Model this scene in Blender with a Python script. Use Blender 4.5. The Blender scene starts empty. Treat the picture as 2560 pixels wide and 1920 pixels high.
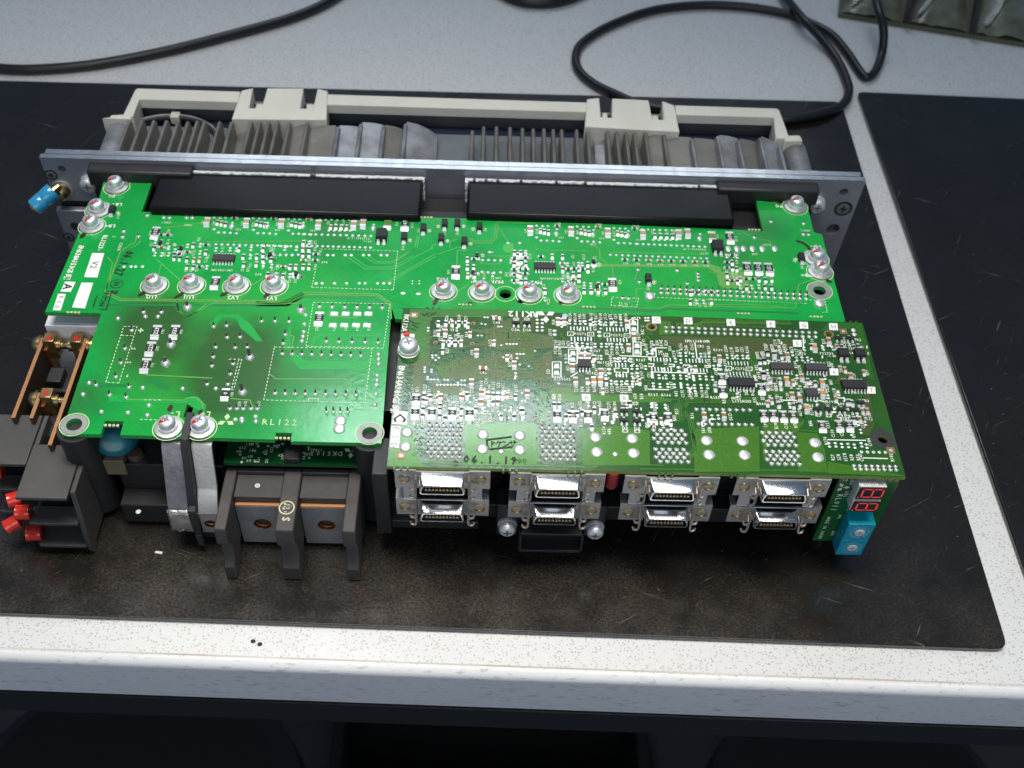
import bpy, bmesh, math, random
from mathutils import Matrix, Vector
random.seed(7)
sc = bpy.context.scene
# ---------------------------------------------------------------- camera (all modelling in millimetres, S turns it into metres)
S = 0.001
F_PX, PITCH, YAW, ROLL = 2784.9975, .8548967, -.0405471, .0539065
CAM = Vector((14.104, -410.484, 382.647))
W0, H0 = 2560.0, 1920.0
def _axes():
    cp, sp = math.cos(PITCH), math.sin(PITCH)
    Z = Matrix.Rotation(YAW, 3, 'Z')
    f = Z @ Vector((0, cp, -sp)); r = Z @ Vector((1, 0, 0)); u = Z @ Vector((0, sp, cp))
    cr, sr = math.cos(ROLL), math.sin(ROLL)
    return cr*r + sr*u, -sr*r + cr*u, f
AX, AU, AF = _axes()
def ray(px, py):
    return AF + AX*((px - W0/2)/F_PX) - AU*((py - H0/2)/F_PX)
def uz(px, py, z):
    d = ray(px, py); return CAM + d*((z - CAM.z)/d.z)
def uy(px, py, y):
    d = ray(px, py); return CAM + d*((y - CAM.y)/d.y)
def ux(px, py, x):
    d = ray(px, py); return CAM + d*((x - CAM.x)/d.x)
# enlarged views of the photograph in which positions were read: offset x, offset y, scale
V = dict(c1=(0,180,.4973), c2=(1060,200,.5154), c3=(60,440,.3165), c4=(640,500,.3165), c5=(1240,500,.4069), c6=(100,740,.4069),
         c7=(960,760,.3165), c8=(1600,780,.3165), d1=(0,780,.3857), d2=(180,1040,.3436), d3=(900,1140,.3165), d4=(1500,1140,.3436),
         d7=(0,0,.5787), d8=(1280,0,.5787), g4=(520,1140,.205), g1=(1940,380,.1929), g2=(60,340,.229), g3=(0,1060,.217),
         e1=(970,770,.15823), e2=(1290,770,.15823), e3=(970,970,.15823), e4=(1620,790,.15823), e5=(1880,800,.18083),
         e6=(2010,1160,.15068), e7=(480,200,.23508), s=(0,0,1.0))
def vp(c, x, y):
    o = V[c]; return o[0] + x*o[2], o[1] + y*o[2]
def vz(c, x, y, z): return uz(*vp(c, x, y), z)
def vy(c, x, y, yy): return uy(*vp(c, x, y), yy)

cam_d = bpy.data.cameras.new('camera'); cam = bpy.data.objects.new('camera', cam_d); sc.collection.objects.link(cam)
M = Matrix.Identity(4)
for i in range(3):
    M[i][0] = AX[i]; M[i][1] = AU[i]; M[i][2] = -AF[i]; M[i][3] = CAM[i]*S
cam.matrix_world = M
cam_d.sensor_fit = 'HORIZONTAL'; cam_d.sensor_width = 36.0; cam_d.lens = 36.0*F_PX/W0
cam_d.clip_start = 0.01; cam_d.clip_end = 50
cam_d.dof.use_dof = True; cam_d.dof.focus_distance = 0.43; cam_d.dof.aperture_fstop = 17
sc.camera = cam
# ---------------------------------------------------------------- light: an indoor workshop, ceiling tubes and a dim bluish room
w = bpy.data.worlds.new('World'); sc.world = w; w.use_nodes = True
w.node_tree.nodes['Background'].inputs[0].default_value = (0.42, 0.65, 1.0, 1)
w.node_tree.nodes['Background'].inputs[1].default_value = 0.16
def area(name, loc, target, sx, sy, power, col, spread=180):
    l = bpy.data.lights.new(name, 'AREA'); l.shape = 'RECTANGLE'; l.size = sx; l.size_y = sy; l.energy = power; l.color = col; l.spread = math.radians(spread)
    o = bpy.data.objects.new(name, l); sc.collection.objects.link(o); o.location = loc
    o.rotation_euler = (Vector(target) - Vector(loc)).to_track_quat('-Z', 'Y').to_euler()
    return o
area('bench_lamp', (.02, -.14, .78), (.0, -.205, 0), .66, .20, 1.40, (1.0, .955, .87), 71)
area('ceiling_tubes', (-.06, 1.09, 1.60), (0, -.14, .05), .60, .07, 5.5, (.82, .92, 1.0))
area('far_ceiling_tubes', (0, 1.98, 1.60), (0, .1, 0), 1.60, .10, 2.8, (.82, .92, 1.0))
area('front_fill', (0, -2.5, 1.30), (0, -.2, 0), 2.0, 1.5, 15, (.92, .96, 1.0))  # added fill to lift the front faces, no known window there
sc.view_settings.view_transform = 'Standard'; sc.view_settings.look = 'None'
sc.view_settings.exposure = 0.0; sc.view_settings.gamma = 1.0; sc.view_settings.use_curve_mapping = False

# ---------------------------------------------------------------- materials
MATS = {}
def srgb(r, g, b):
    f = lambda c: (c/255/12.92) if c/255 <= .04045 else ((c/255 + .055)/1.055)**2.4
    return (f(r), f(g), f(b))
def mat(name, col, rough=.5, metal=0.0, coat=0.0, spec=None, bump=None, vary=None, emit=None):
    """plain principled material; vary=(scale, amount, colour2) mixes in a second colour by noise, bump=(scale, strength)"""
    m = bpy.data.materials.new(name); m.use_nodes = True; MATS[name] = m
    nt = m.node_tree; b = nt.nodes['Principled BSDF']
    b.inputs['Base Color'].default_value = (*col, 1); b.inputs['Roughness'].default_value = rough; b.inputs['Metallic'].default_value = metal
    if coat: b.inputs['Coat Weight'].default_value = coat; b.inputs['Coat Roughness'].default_value = .12
    if spec is not None: b.inputs['Specular IOR Level'].default_value = spec
    if emit: b.inputs['Emission Color'].default_value = (*emit[0], 1); b.inputs['Emission Strength'].default_value = emit[1]
    if vary or bump:
        tc = nt.nodes.new('ShaderNodeTexCoord')
    if vary:
        n = noise(nt, tc, vary[0], 5); r = ramp(nt, n, [(.5 - vary[3] if len(vary) > 3 else .35, (0,0,0,1)), (.5 + vary[3] if len(vary) > 3 else .65, (1,1,1,1))])
        mx = mixc(nt, r, (*col, 1), (*vary[2], 1), vary[1]); nt.links.new(mx, b.inputs['Base Color'])
    if bump:
        n = noise(nt, tc, bump[0], 4); bp = nt.nodes.new('ShaderNodeBump'); bp.inputs['Strength'].default_value = bump[1]; bp.inputs['Distance'].default_value = .0004
        nt.links.new(n, bp.inputs['Height']); nt.links.new(bp.outputs[0], b.inputs['Normal'])
    return m
def noise(nt, tc, scale, detail=4, rough=.6, stretch=None, out='Fac'):
    n = nt.nodes.new('ShaderNodeTexNoise'); n.inputs['Scale'].default_value = scale; n.inputs['Detail'].default_value = detail; n.inputs['Roughness'].default_value = rough
    src = tc.outputs['Object']
    if stretch:
        mp = nt.nodes.new('ShaderNodeMapping'); mp.inputs['Scale'].default_value = stretch[:3]
        if len(stretch) > 3: mp.vector_type = 'TEXTURE'; mp.inputs['Rotation'].default_value = (0, 0, stretch[3]); mp.inputs['Scale'].default_value = tuple(1/k for k in stretch[:3])
        nt.links.new(src, mp.inputs[0]); src = mp.outputs[0]
    nt.links.new(src, n.inputs['Vector']); return n.outputs[out]
def ramp(nt, src, stops):
    r = nt.nodes.new('ShaderNodeValToRGB'); e = r.color_ramp.elements
    while len(e) < len(stops): e.new(.5)
    for k, (p, c) in enumerate(stops): e[k].position = p; e[k].color = c
    nt.links.new(src, r.inputs[0]); return r.outputs[0]
def mixc(nt, fac, a, b, amount=1.0):
    mx = nt.nodes.new('ShaderNodeMix'); mx.data_type = 'RGBA'
    if amount != 1.0:
        mt = nt.nodes.new('ShaderNodeMath'); mt.operation = 'MULTIPLY'; mt.inputs[1].default_value = amount; nt.links.new(fac, mt.inputs[0]); fac = mt.outputs[0]
    nt.links.new(fac, mx.inputs[0])
    for k, v in ((6, a), (7, b)):
        if isinstance(v, tuple): mx.inputs[k].default_value = v
        else: nt.links.new(v, mx.inputs[k])
    return mx.outputs[2]
def math2(nt, op, a, b=None):
    m = nt.nodes.new('ShaderNodeMath'); m.operation = op
    for k, v in ((0, a), (1, b)):
        if v is None: continue
        if isinstance(v, (int, float)): m.inputs[k].default_value = v
        else: nt.links.new(v, m.inputs[k])
    return m.outputs[0]

GREEN = (0.010, 0.300, 0.055)
alu = mat('aluminium_plate', (.36,.38,.44), .42, .65, bump=(900,.15), vary=(60,.5,(.24,.25,.30)))
edge = mat('milled_edge', (.88,.89,.91), .24, .9, vary=(260,.5,(.5,.5,.53)))
cast = mat('cast_aluminium', (.22,.215,.20), .62, .35, bump=(700,.5), vary=(90,.7,(.14,.13,.12)))
castb = mat('bright_cast', (.34,.355,.39), .5, .45, bump=(600,.4), vary=(90,.8,(.16,.15,.145)))
beige = mat('beige_plastic', (.66,.65,.58), .6, 0, bump=(1500,.1), vary=(40,.35,(.52,.50,.43)))
duct = mat('duct_grey', (.13,.15,.165), .55, 0, vary=(60,.4,(.10,.115,.13)))
blackp = mat('black_plastic', (.018,.018,.020), .45, 0, bump=(1200,.15), vary=(50,.5,(.032,.030,.030)))
phen = mat('grey_black_moulding', (.052,.046,.045), .55, 0, bump=(1600,.25), vary=(300,.5,(.075,.067,.064)))
cover = mat('charcoal_cover', (.055,.053,.052), .5, 0, bump=(1500,.2), vary=(45,.6,(.085,.080,.076)))
module = mat('module_case', (.005,.005,.006), .22, 0, spec=.2, bump=(16,.7), vary=(26,.5,(.016,.015,.015)))
paste = mat('thermal_paste', (.72,.74,.76), .7, 0, bump=(900,.5))
chrome = mat('bright_tin', (.82,.83,.85), .13, 1.0, bump=(220,.08))
tin = mat('dull_tin', (.66,.66,.66), .42, .8, vary=(200,.5,(.5,.5,.5)))
land = mat('hole_land_tin', (.40,.40,.39), .5, .6, vary=(150,.6,(.28,.28,.27)))
zinc = mat('zinc_screw', (.84,.86,.89), .40, .68, bump=(700,.15))
yzinc = mat('yellow_zinc', (.55,.43,.22), .3, 1.0)
brass = mat('brass', (.62,.44,.16), .28, 1.0)
gold = mat('gold_contact', (.85,.62,.28), .3, .9)
copper = mat('copper', (.62,.26,.12), .35, .9, vary=(150,.5,(.40,.16,.07)))
coppered = mat('bright_copper_edge', (.52,.26,.12), .45, .6)
brownbar = mat('tarnished_copper', (.075,.05,.035), .5, .4)
solder = mat('solder', (.88,.88,.885), .36, .68)
pin = mat('pin_dark', (.20,.20,.19), .4, .8)
darkm = mat('dark_recess', (.05,.05,.055), .5, .5)
slotm = mat('cross_recess', (.22,.22,.23), .45, .6)
icb = mat('ic_black', (.013,.013,.014), .5, 0, bump=(2500,.2))
icg = mat('ic_grey', (.035,.033,.036), .55, 0, bump=(2500,.3), vary=(700,.5,(.055,.05,.05)))
ctan = mat('ceramic_tan', (.42,.29,.17), .45)
cbrown = mat('ceramic_brown', (.30,.13,.05), .45)
cgreen = mat('green_film', (.12,.24,.04), .4)
silk = mat('silkscreen_white', (.84,.86,.78), .55)
silky = mat('silkscreen_cream', (.50,.68,.36), .6)
ink = mat('black_ink', (.008,.012,.010), .6)
labelw = mat('white_label', (.86,.86,.85), .5)
grey_ink = mat('grey_ink', (.30,.30,.29), .6)
redp = mat('red_paint', (.62,.02,.02), .35)
smear = mat('dark_red_smear', (.035,.008,.006), .35)
reds = mat('red_sleeve', (.66,.03,.015), .2, 0, coat=.6)
blues = mat('blue_sleeve', (.03,.30,.55), .22, 0, coat=.6)
teal = mat('teal_switch', (.005,.35,.50), .35)
tealc = mat('teal_disc', (.004,.10,.13), .3, 0, coat=.4)
wht = mat('white_plastic', (.70,.71,.70), .45)
seg = mat('red_segment', (.55,.03,.04), .4, emit=((1,.05,.05), .5))
whitem = mat('white_painted_sheet', (.80,.82,.86), .45)
fr4 = mat('board_edge', (.03,.40,.07), .5, vary=(400,.5,(.10,.42,.08)))
fr4l = mat('board_edge_light', (.33,.38,.09), .55, vary=(300,.7,(.20,.30,.05)))
glow_led = mat('red_led', (.35,.01,.02), .3)
rubber = mat('cable_rubber', (.012,.012,.014), .38, 0, bump=(800,.1))
padbr = mat('bare_copper_pad', (.35,.22,.12), .4, .6)

def pcb_mat(name, base, dark, stain, stains, blotch, coat=.7):
    m = mat(name, base, .28, 0, coat=coat, spec=.25); nt = m.node_tree; b = nt.nodes['Principled BSDF']
    tc = nt.nodes.new('ShaderNodeTexCoord')
    c = mixc(nt, ramp(nt, noise(nt, tc, blotch, 6, .65), [(.38, (0,0,0,1)), (.62, (1,1,1,1))]), (*base, 1), (*dark, 1), .75)
    c = mixc(nt, ramp(nt, noise(nt, tc, 1800, 2), [(.35, (0,0,0,1)), (.7, (1,1,1,1))]), c, (base[0]*1.6+.004, base[1]*1.25, base[2]*1.3, 1), .35)
    c = mixc(nt, ramp(nt, noise(nt, tc, 14, 4, .5), [(.5, (0,0,0,1)), (.72, (1,1,1,1))]), c, (base[0]*3+.02, base[1]*1.08, base[2]*.55, 1), .5)
    if stains:
        sep = nt.nodes.new('ShaderNodeSeparateXYZ'); nt.links.new(tc.outputs['Object'], sep.inputs[0])
        tot = None
        for (x, y, r, a) in stains:
            dx = math2(nt, 'SUBTRACT', sep.outputs[0], x*S); dy = math2(nt, 'SUBTRACT', sep.outputs[1], y*S)
            d = math2(nt, 'ADD', math2(nt, 'MULTIPLY', dx, dx), math2(nt, 'MULTIPLY', dy, dy))
            g = math2(nt, 'MULTIPLY', math2(nt, 'POWER', 2.718, math2(nt, 'MULTIPLY', d, -1/(r*S)**2)), a)
            tot = g if tot is None else math2(nt, 'ADD', tot, g)
        tot = math2(nt, 'MULTIPLY', tot, math2(nt, 'ADD', noise(nt, tc, 70, 5, .6), .35))
        tot = math2(nt, 'MINIMUM', tot, .9)
        c = mixc(nt, tot, c, (*stain, 1))
    fl = ramp(nt, noise(nt, tc, 160, 6, .75, (1, 2.2, 1)), [(.66, (0,0,0,1)), (.74, (1,1,1,1))])
    c = mixc(nt, fl, c, (.07, .045, .012, 1), .55)
    nt.links.new(c, b.inputs['Base Color'])
    rr = ramp(nt, noise(nt, tc, 45, 5), [(.3, (.13,.13,.13,1)), (.7, (.27,.27,.27,1))]); nt.links.new(rr, b.inputs['Roughness'])
    bp = nt.nodes.new('ShaderNodeBump'); bp.inputs['Strength'].default_value = .12; bp.inputs['Distance'].default_value = .0003
    nt.links.new(noise(nt, tc, 420, 3), bp.inputs['Height']); nt.links.new(bp.outputs[0], b.inputs['Normal']); nt.links.new(bp.outputs[0], b.inputs['Coat Normal'])
    return m

# ---------------------------------------------------------------- mesh building
class MB:
    def __init__(s): s.v = []; s.f = []; s.m = []; s.T = None
    def add(s, vs, fs, mi=0):
        o = len(s.v)
        if s.T is not None: vs = [tuple(s.T @ Vector(p)) for p in vs]
        s.v += [tuple(p) for p in vs]; s.f += [tuple(i + o for i in f) for f in fs]; s.m += [mi]*len(fs)
        return s
    def box(s, x0, x1, y0, y1, z0, z1, mi=0):
        return s.hexa([(x0,y0,z0),(x1,y0,z0),(x1,y1,z0),(x0,y1,z0),(x0,y0,z1),(x1,y0,z1),(x1,y1,z1),(x0,y1,z1)], mi)
    def cbox(s, cx, cy, z0, sx, sy, h, mi=0): return s.box(cx-sx/2, cx+sx/2, cy-sy/2, cy+sy/2, z0, z0+h, mi)
    def hexa(s, p, mi=0):
        return s.add(p, [(3,2,1,0),(4,5,6,7),(0,1,5,4),(1,2,6,5),(2,3,7,6),(3,0,4,7)], mi)
    def prism(s, poly, z0, z1, mi=0, side=None):
        n = len(poly); a = sum(poly[i][0]*poly[(i+1)%n][1] - poly[(i+1)%n][0]*poly[i][1] for i in range(n))
        if a < 0: poly = poly[::-1]
        s.add([(p[0],p[1],z0) for p in poly] + [(p[0],p[1],z1) for p in poly], [tuple(range(n))[::-1], tuple(range(n, 2*n))], mi)
        o = len(s.v) - 2*n
        s.f += [(o+i, o+(i+1)%n, o+n+(i+1)%n, o+n+i) for i in range(n)]; s.m += [mi if side is None else side]*n
        return s
    def loft(s, rings, mi=0, cap0=True, cap1=True, closed=True):
        n = len(rings[0]); vs = [p for r in rings for p in r]; fs = []
        for k in range(len(rings)-1):
            for i in range(n if closed else n-1):
                fs.append((k*n+i, k*n+(i+1)%n, (k+1)*n+(i+1)%n, (k+1)*n+i))
        if cap0: fs.append(tuple(range(n))[::-1])
        if cap1: fs.append(tuple(range((len(rings)-1)*n, len(rings)*n)))
        return s.add(vs, fs, mi)
    def lathe(s, prof, n=20, mi=0, c=(0,0,0), ry=1.0, caps=True):
        rings = [[(c[0]+r*math.cos(2*math.pi*i/n), c[1]+ry*r*math.sin(2*math.pi*i/n), c[2]+z) for i in range(n)] for r, z in prof]
        return s.loft(rings, mi, caps, caps)
    def tube(s, pts, r, n=10, mi=0, caps=True):
        pts = [Vector(p) for p in pts]; rings = []; up = Vector((0,0,1)); prev = None
        for i, p in enumerate(pts):
            t = (pts[min(i+1, len(pts)-1)] - pts[max(i-1, 0)]).normalized()
            a = t.cross(up) if prev is None else prev - t*prev.dot(t)
            if a.length < 1e-6: a = t.cross(Vector((1,0,0)))
            a.normalize(); b = t.cross(a); prev = a
            rr = r[i] if isinstance(r, (list, tuple)) else r
            rings.append([tuple(p + a*(rr*math.cos(2*math.pi*k/n)) + b*(rr*math.sin(2*math.pi*k/n))) for k in range(n)])
        return s.loft(rings, mi, caps, caps)
    def mesh(s, name, mats, sharp=35):
        me = bpy.data.meshes.new(name); me.from_pydata([(x*S, y*S, z*S) for x, y, z in s.v], [], s.f)
        for m in (mats if isinstance(mats, (list, tuple)) else [mats]): me.materials.append(m)
        me.polygons.foreach_set('material_index', s.m)
        bm = bmesh.new(); bm.from_mesh(me); bmesh.ops.recalc_face_normals(bm, faces=bm.faces[:]) if len(s.f) < 4000 else None; bm.to_mesh(me); bm.free()
        me.polygons.foreach_set('use_smooth', [True]*len(me.polygons)); me.set_sharp_from_angle(angle=math.radians(sharp)); me.update()
        return me
    def build(s, name, mats, parent=None, loc=(0,0,0), bevel=0, sharp=35):
        return put(s.mesh(name, mats, sharp), name, parent, loc, bevel=bevel)
def put(me, name, parent=None, loc=(0,0,0), rz=0, bevel=0, rot=None, segs=2):
    o = bpy.data.objects.new(name, me); sc.collection.objects.link(o); o.location = tuple(c*S for c in loc)
    o.rotation_euler = rot if rot else (0, 0, rz)
    if parent: o.parent = parent
    if bevel:
        b = o.modifiers.new('bevel', 'BEVEL'); b.width = bevel*S; b.segments = segs; b.limit_method = 'ANGLE'; b.angle_limit = math.radians(40); b.harden_normals = False
    return o
def empty(name, loc=(0,0,0), parent=None):
    o = bpy.data.objects.new(name, None); sc.collection.objects.link(o); o.location = tuple(c*S for c in loc); o.empty_display_size = .02
    if parent: o.parent = parent
    return o
def tag(o, label=None, cat=None, group=None, kind=None):
    for k, v in (('label', label), ('category', cat), ('group', group), ('kind', kind)):
        if v: o[k] = v
    return o
# glyphs for printed lettering, one small mesh per character
GL = {}
def glyph(ch, bold=.018):
    if (ch, bold) in GL: return GL[ch, bold]
    cu = bpy.data.curves.new('glyph', 'FONT'); cu.body = ch; cu.size = 1.0; cu.resolution_u = 1; cu.offset = bold; cu.align_x = 'CENTER'
    ob = bpy.data.objects.new('glyph', cu); sc.collection.objects.link(ob)
    dg = bpy.context.evaluated_depsgraph_get(); me = bpy.data.meshes.new_from_object(ob.evaluated_get(dg))
    GL[ch, bold] = ([tuple(v.co) for v in me.vertices], [tuple(p.vertices) for p in me.polygons])
    bpy.data.objects.remove(ob); bpy.data.curves.remove(cu); bpy.data.meshes.remove(me)
    return GL[ch, bold]
def letters(mb, text, x, y, z, h, ang=0, mi=0, adv=.78, bold=.018, wide=1.0):
    """monospaced lettering flat on a horizontal face, cap height h mm, centred at x, y"""
    k = h/.73; ca, sa = math.cos(math.radians(ang)), math.sin(math.radians(ang)); n = len(text)
    for i, ch in enumerate(text):
        if ch == ' ': continue
        gv, gf = glyph(ch, bold)
        ox = (i - (n-1)/2)*adv*h*wide
        vs = []
        for (gx, gy, _) in gv:
            lx, ly = gx*k*wide*.95 + ox, gy*k - h/2
            vs.append((x + lx*ca - ly*sa, y + lx*sa + ly*ca, z))
        mb.add(vs, gf, mi)
    return mb
# ================================================================ THE SETTING
ZB = -3.0                                       # bench top; the mats' top faces are z = 0
def bench_mat():
    m = mat('speckled_laminate', (.68,.68,.68), .38); nt = m.node_tree; b = nt.nodes['Principled BSDF']; tc = nt.nodes.new('ShaderNodeTexCoord')
    v = nt.nodes.new('ShaderNodeTexVoronoi'); v.inputs['Scale'].default_value = 1050; nt.links.new(tc.outputs['Object'], v.inputs['Vector'])
    wn = nt.nodes.new('ShaderNodeTexWhiteNoise'); nt.links.new(v.outputs['Position'], wn.inputs['Vector'])
    keep = ramp(nt, wn.outputs['Value'], [(.45,(1,1,1,1)), (.50,(0,0,0,1))])
    dot = math2(nt, 'MULTIPLY', ramp(nt, v.outputs['Distance'], [(.25,(1,1,1,1)), (.45,(0,0,0,1))]), keep)
    c = mixc(nt, dot, (.68,.68,.68,1), (.42,.41,.40,1))
    c = mixc(nt, ramp(nt, noise(nt, tc, 26, 6, .7), [(.62,(0,0,0,1)),(.75,(1,1,1,1))]), c, (.60,.53,.44,1), .35)
    sc1 = ramp(nt, noise(nt, tc, 60, 8, .8, (1, 7, 9, .5)), [(.70,(0,0,0,1)),(.73,(1,1,1,1))])
    c = mixc(nt, sc1, c, (.25,.24,.25,1), .5)
    nt.links.new(c, b.inputs['Base Color']); return m
def nose_mat():
    m = mat('edge_laminate', (.78,.775,.78), .42); nt = m.node_tree; b = nt.nodes['Principled BSDF']; tc = nt.nodes.new('ShaderNodeTexCoord')
    c = mixc(nt, ramp(nt, noise(nt, tc, 420, 5, .7, (.45, 1, 1.6)), [(.56,(0,0,0,1)),(.66,(1,1,1,1))]), (.78,.775,.78,1), (.36,.36,.37,1), .6)
    c = mixc(nt, ramp(nt, noise(nt, tc, 34, 7, .8, (1, 1, 5, .0)), [(.64,(0,0,0,1)),(.68,(1,1,1,1))]), c, (.10,.10,.11,1), .7)
    nt.links.new(c, b.inputs['Base Color']); return m
BANG = math.radians(-1.25)
root = uz(0, 1620, ZB)
bx = Vector((math.cos(BANG), math.sin(BANG), 0)); by = Vector((-math.sin(BANG), math.cos(BANG), 0))
def bp_(u, v_, z): q = root + bx*u + by*v_; return (q.x, q.y, z)
bench = MB()
prof = []                                        # section through the bench: flat top, rounded nose, front face, underside
prof += [(700, ZB), (0, ZB)]
R_ = 4.0
for k in range(1, 8):
    a = math.radians(90*k/8); prof.append((-R_*math.sin(a), ZB - R_ + R_*math.cos(a)))
prof += [(-R_, ZB - R_), (-R_, ZB - 27), (-R_ + .8, ZB - 28), (700, ZB - 28)]
rings = [[bp_(u, v_, z) for v_, z in prof] for u in (-700, 1500)]
bench.loft(rings, 0)
for i, f in enumerate(bench.f):
    zs = [bench.v[k][2] for k in f]
    if max(zs) < ZB - .01 and i < len(bench.f) - 2: bench.m[i] = 1
bt = tag(bench.build('bench_top', [bench_mat(), nose_mat()]), kind='structure')
mb = MB()                                        # dark rail under the front edge
mb.hexa([bp_(u, v_, z) for z in (ZB - 44, ZB - 28.5) for (u, v_) in ((-700,-4.6),(1500,-4.6),(1500,22),(-700,22))])
mb.build('under_rail', mat('dark_rail', (.012,.012,.013), .6), bt)
MB().hexa([bp_(u, v_, z) for z in (ZB+.02, ZB+.06) for (u, v_) in ((-700,-.15),(1500,-.15),(1500,.45),(-700,.45))]).build('edge_seam', mat('tan_seam', (.46,.40,.33), .6, vary=(30,.9,(.64,.63,.60))), bt)
# floor under the bench
fl = MB(); fl.box(-1500, 1500, -900, 1200, -760, -750)
tag(fl.build('floor', mat('grey_floor', (.055,.057,.058), .6, vary=(20,.6,(.035,.036,.037)))), kind='structure')

# ---- mats
def mat_material():
    m = mat('black_rubber_mat', (.012,.012,.013), .3, spec=.8); nt = m.node_tree; b = nt.nodes['Principled BSDF']; tc = nt.nodes.new('ShaderNodeTexCoord')
    sep = nt.nodes.new('ShaderNodeSeparateXYZ'); nt.links.new(tc.outputs['Object'], sep.inputs[0])
    fr = nt.nodes.new('ShaderNodeMapRange'); fr.inputs['From Min'].default_value = -.135; fr.inputs['From Max'].default_value = -.205; nt.links.new(sep.outputs[1], fr.inputs[0])
    rg = nt.nodes.new('ShaderNodeMapRange'); rg.inputs['From Min'].default_value = .16; rg.inputs['From Max'].default_value = .02; rg.inputs['To Min'].default_value = .35; nt.links.new(sep.outputs[0], rg.inputs[0])
    dens = math2(nt, 'ADD', math2(nt, 'MULTIPLY', math2(nt, 'MULTIPLY', fr.outputs[0], rg.outputs[0]), .75), .06)
    grain = ramp(nt, noise(nt, tc, 900, 6, .75), [(.42,(0,0,0,1)),(.70,(1,1,1,1))])
    patch = ramp(nt, noise(nt, tc, 30, 6, .7), [(.35,(.15,.15,.15,1)),(.68,(1,1,1,1))])
    dust = math2(nt, 'MULTIPLY', math2(nt, 'MULTIPLY', grain, patch), dens)
    smooth = math2(nt, 'MULTIPLY', math2(nt, 'MULTIPLY', patch, dens), .20)
    c = mixc(nt, math2(nt, 'ADD', dust, smooth), (.0095,.0085,.0075,1), (.155,.130,.105,1))
    for k, (ang, s_) in enumerate(((.5, 22), (-.35, 17), (1.1, 26))):   # long fine scratches
        s1 = ramp(nt, noise(nt, tc, s_, 9, .75, (1, 26, 1, ang)), [(.635,(0,0,0,1)),(.665,(1,1,1,1)),])
        c = mixc(nt, s1, c, (.17,.16,.145,1), .7)
    vo = nt.nodes.new('ShaderNodeTexVoronoi'); vo.inputs['Scale'].default_value = 90; nt.links.new(tc.outputs['Object'], vo.inputs['Vector'])
    c = mixc(nt, ramp(nt, vo.outputs['Distance'], [(.02,(1,1,1,1)),(.035,(0,0,0,1))]), c, (.24,.22,.19,1), .7)
    nt.links.new(c, b.inputs['Base Color'])
    nt.links.new(math2(nt, 'ADD', math2(nt, 'MULTIPLY', patch, .08), .11), b.inputs['Roughness'])
    bpn = nt.nodes.new('ShaderNodeBump'); bpn.inputs['Strength'].default_value = .12; bpn.inputs['Distance'].default_value = .0003
    nt.links.new(noise(nt, tc, 700, 4), bpn.inputs['Height']); nt.links.new(bpn.outputs[0], b.inputs['Normal'])
    return m
mm = mat_material()
def rounded(poly, r, n=5):
    out = []; N = len(poly)
    for i in range(N):
        p0, p, p1 = (Vector(poly[i-1][:2]), Vector(poly[i][:2]), Vector(poly[(i+1) % N][:2]))
        a = p + (p0-p).normalized()*r; c = p + (p1-p).normalized()*r
        for k in range(n+1):
            t = k/n; q = a*(1-t)**2 + p*(2*t*(1-t)) + c*t*t; out.append((q.x, q.y))
    return out
a, b_ = uz(0, 1530, 0), uz(2522, 1622, 0); dirx = (b_ - a).normalized(); c_ = uz(2113, 283, 0); d_ = uz(1440, 236, 0); e_ = uz(0, 200, 0)
left = a - dirx*330
back = (d_ - e_).normalized(); cc = c_ + (c_ - b_).normalized()*(12)
poly = [left, b_, cc, e_ - back*260]
tag(MB().prism(rounded([(p.x, p.y) for p in poly], 5), ZB + .05, 0).build('work_mat', mm, bevel=.7),
    'black scratched rubber mat lying under the opened drive unit', 'mat')
p0, p1 = uz(2188, 400, 0), uz(2560, 1425, 0); q0 = uz(2143, 228, 0); q1 = uz(2560, 255, 0)
poly2 = [p1 + (p1-p0).normalized()*30, p1 + (p1-p0).normalized()*30 + Vector((330,0,0)), q1 + Vector((330,-3,0)), q0]
tag(MB().prism(rounded([(p.x, p.y) for p in poly2], 4), ZB + .05, 0).build('work_mat', mm, bevel=.7),
    'black rubber mat beyond the narrow white gap beside the tray of bags', 'mat')

# ---- cables lying on the bench
def catmull(pts, n=8):
    P = [Vector(p) for p in pts]; P = [P[0]*2 - P[1]] + P + [P[-1]*2 - P[-2]]; out = []
    for i in range(1, len(P)-2):
        for k in range(n):
            t = k/n; a0, a1, a2, a3 = P[i-1], P[i], P[i+1], P[i+2]
            out.append(.5*((2*a1) + (a2-a0)*t + (2*a0-5*a1+4*a2-a3)*t*t + (3*a1-a0-3*a2+a3)*t**3))
    out.append(P[-2]); return out
def cable(pts, r, z, name, label, mat_=rubber):
    pp = catmull([vz(c, x, y, z + (q[0] if q else 0)) for c, x, y, *q in pts])
    return tag(MB().tube(pp, r, 14).build(name, mat_), label, 'cable')
cable([('d7',-260,275),('d7',0,297),('d7',160,300),('d7',400,280),('d7',700,225),('d7',1000,150),('d7',1250,80),('d7',1400,18),('d7',1520,-60)], 3.0, ZB + 3.0,
      'power_cable', 'thick black cable sweeping over the pale bench behind the beige fan frame')
loop = [(1130,-80),(1190,0,3),(1255,80,6),(1330,160,3),(1400,250),(1443,340),(1455,400),(1425,455,1),(1350,487,3),(1250,508,3),(1170,516,3),(1000,500,3),(760,478,3),(560,452,3),(430,400,1),
        (350,360),(290,305),(275,245),(305,185),(420,112),(600,47),(800,22),(1000,28),(1180,58),(1285,98),(1380,150),(1450,230),(1500,305),(1530,333),(1568,310),(1598,230,2),(1605,130,13),(1582,40,19),(1555,-60,20)]
cable([('d8',)+p for p in loop], 2.7, ZB + 2.8, 'coiled_cable', 'black cable looped on the bench and crossing itself behind the drive')
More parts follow.
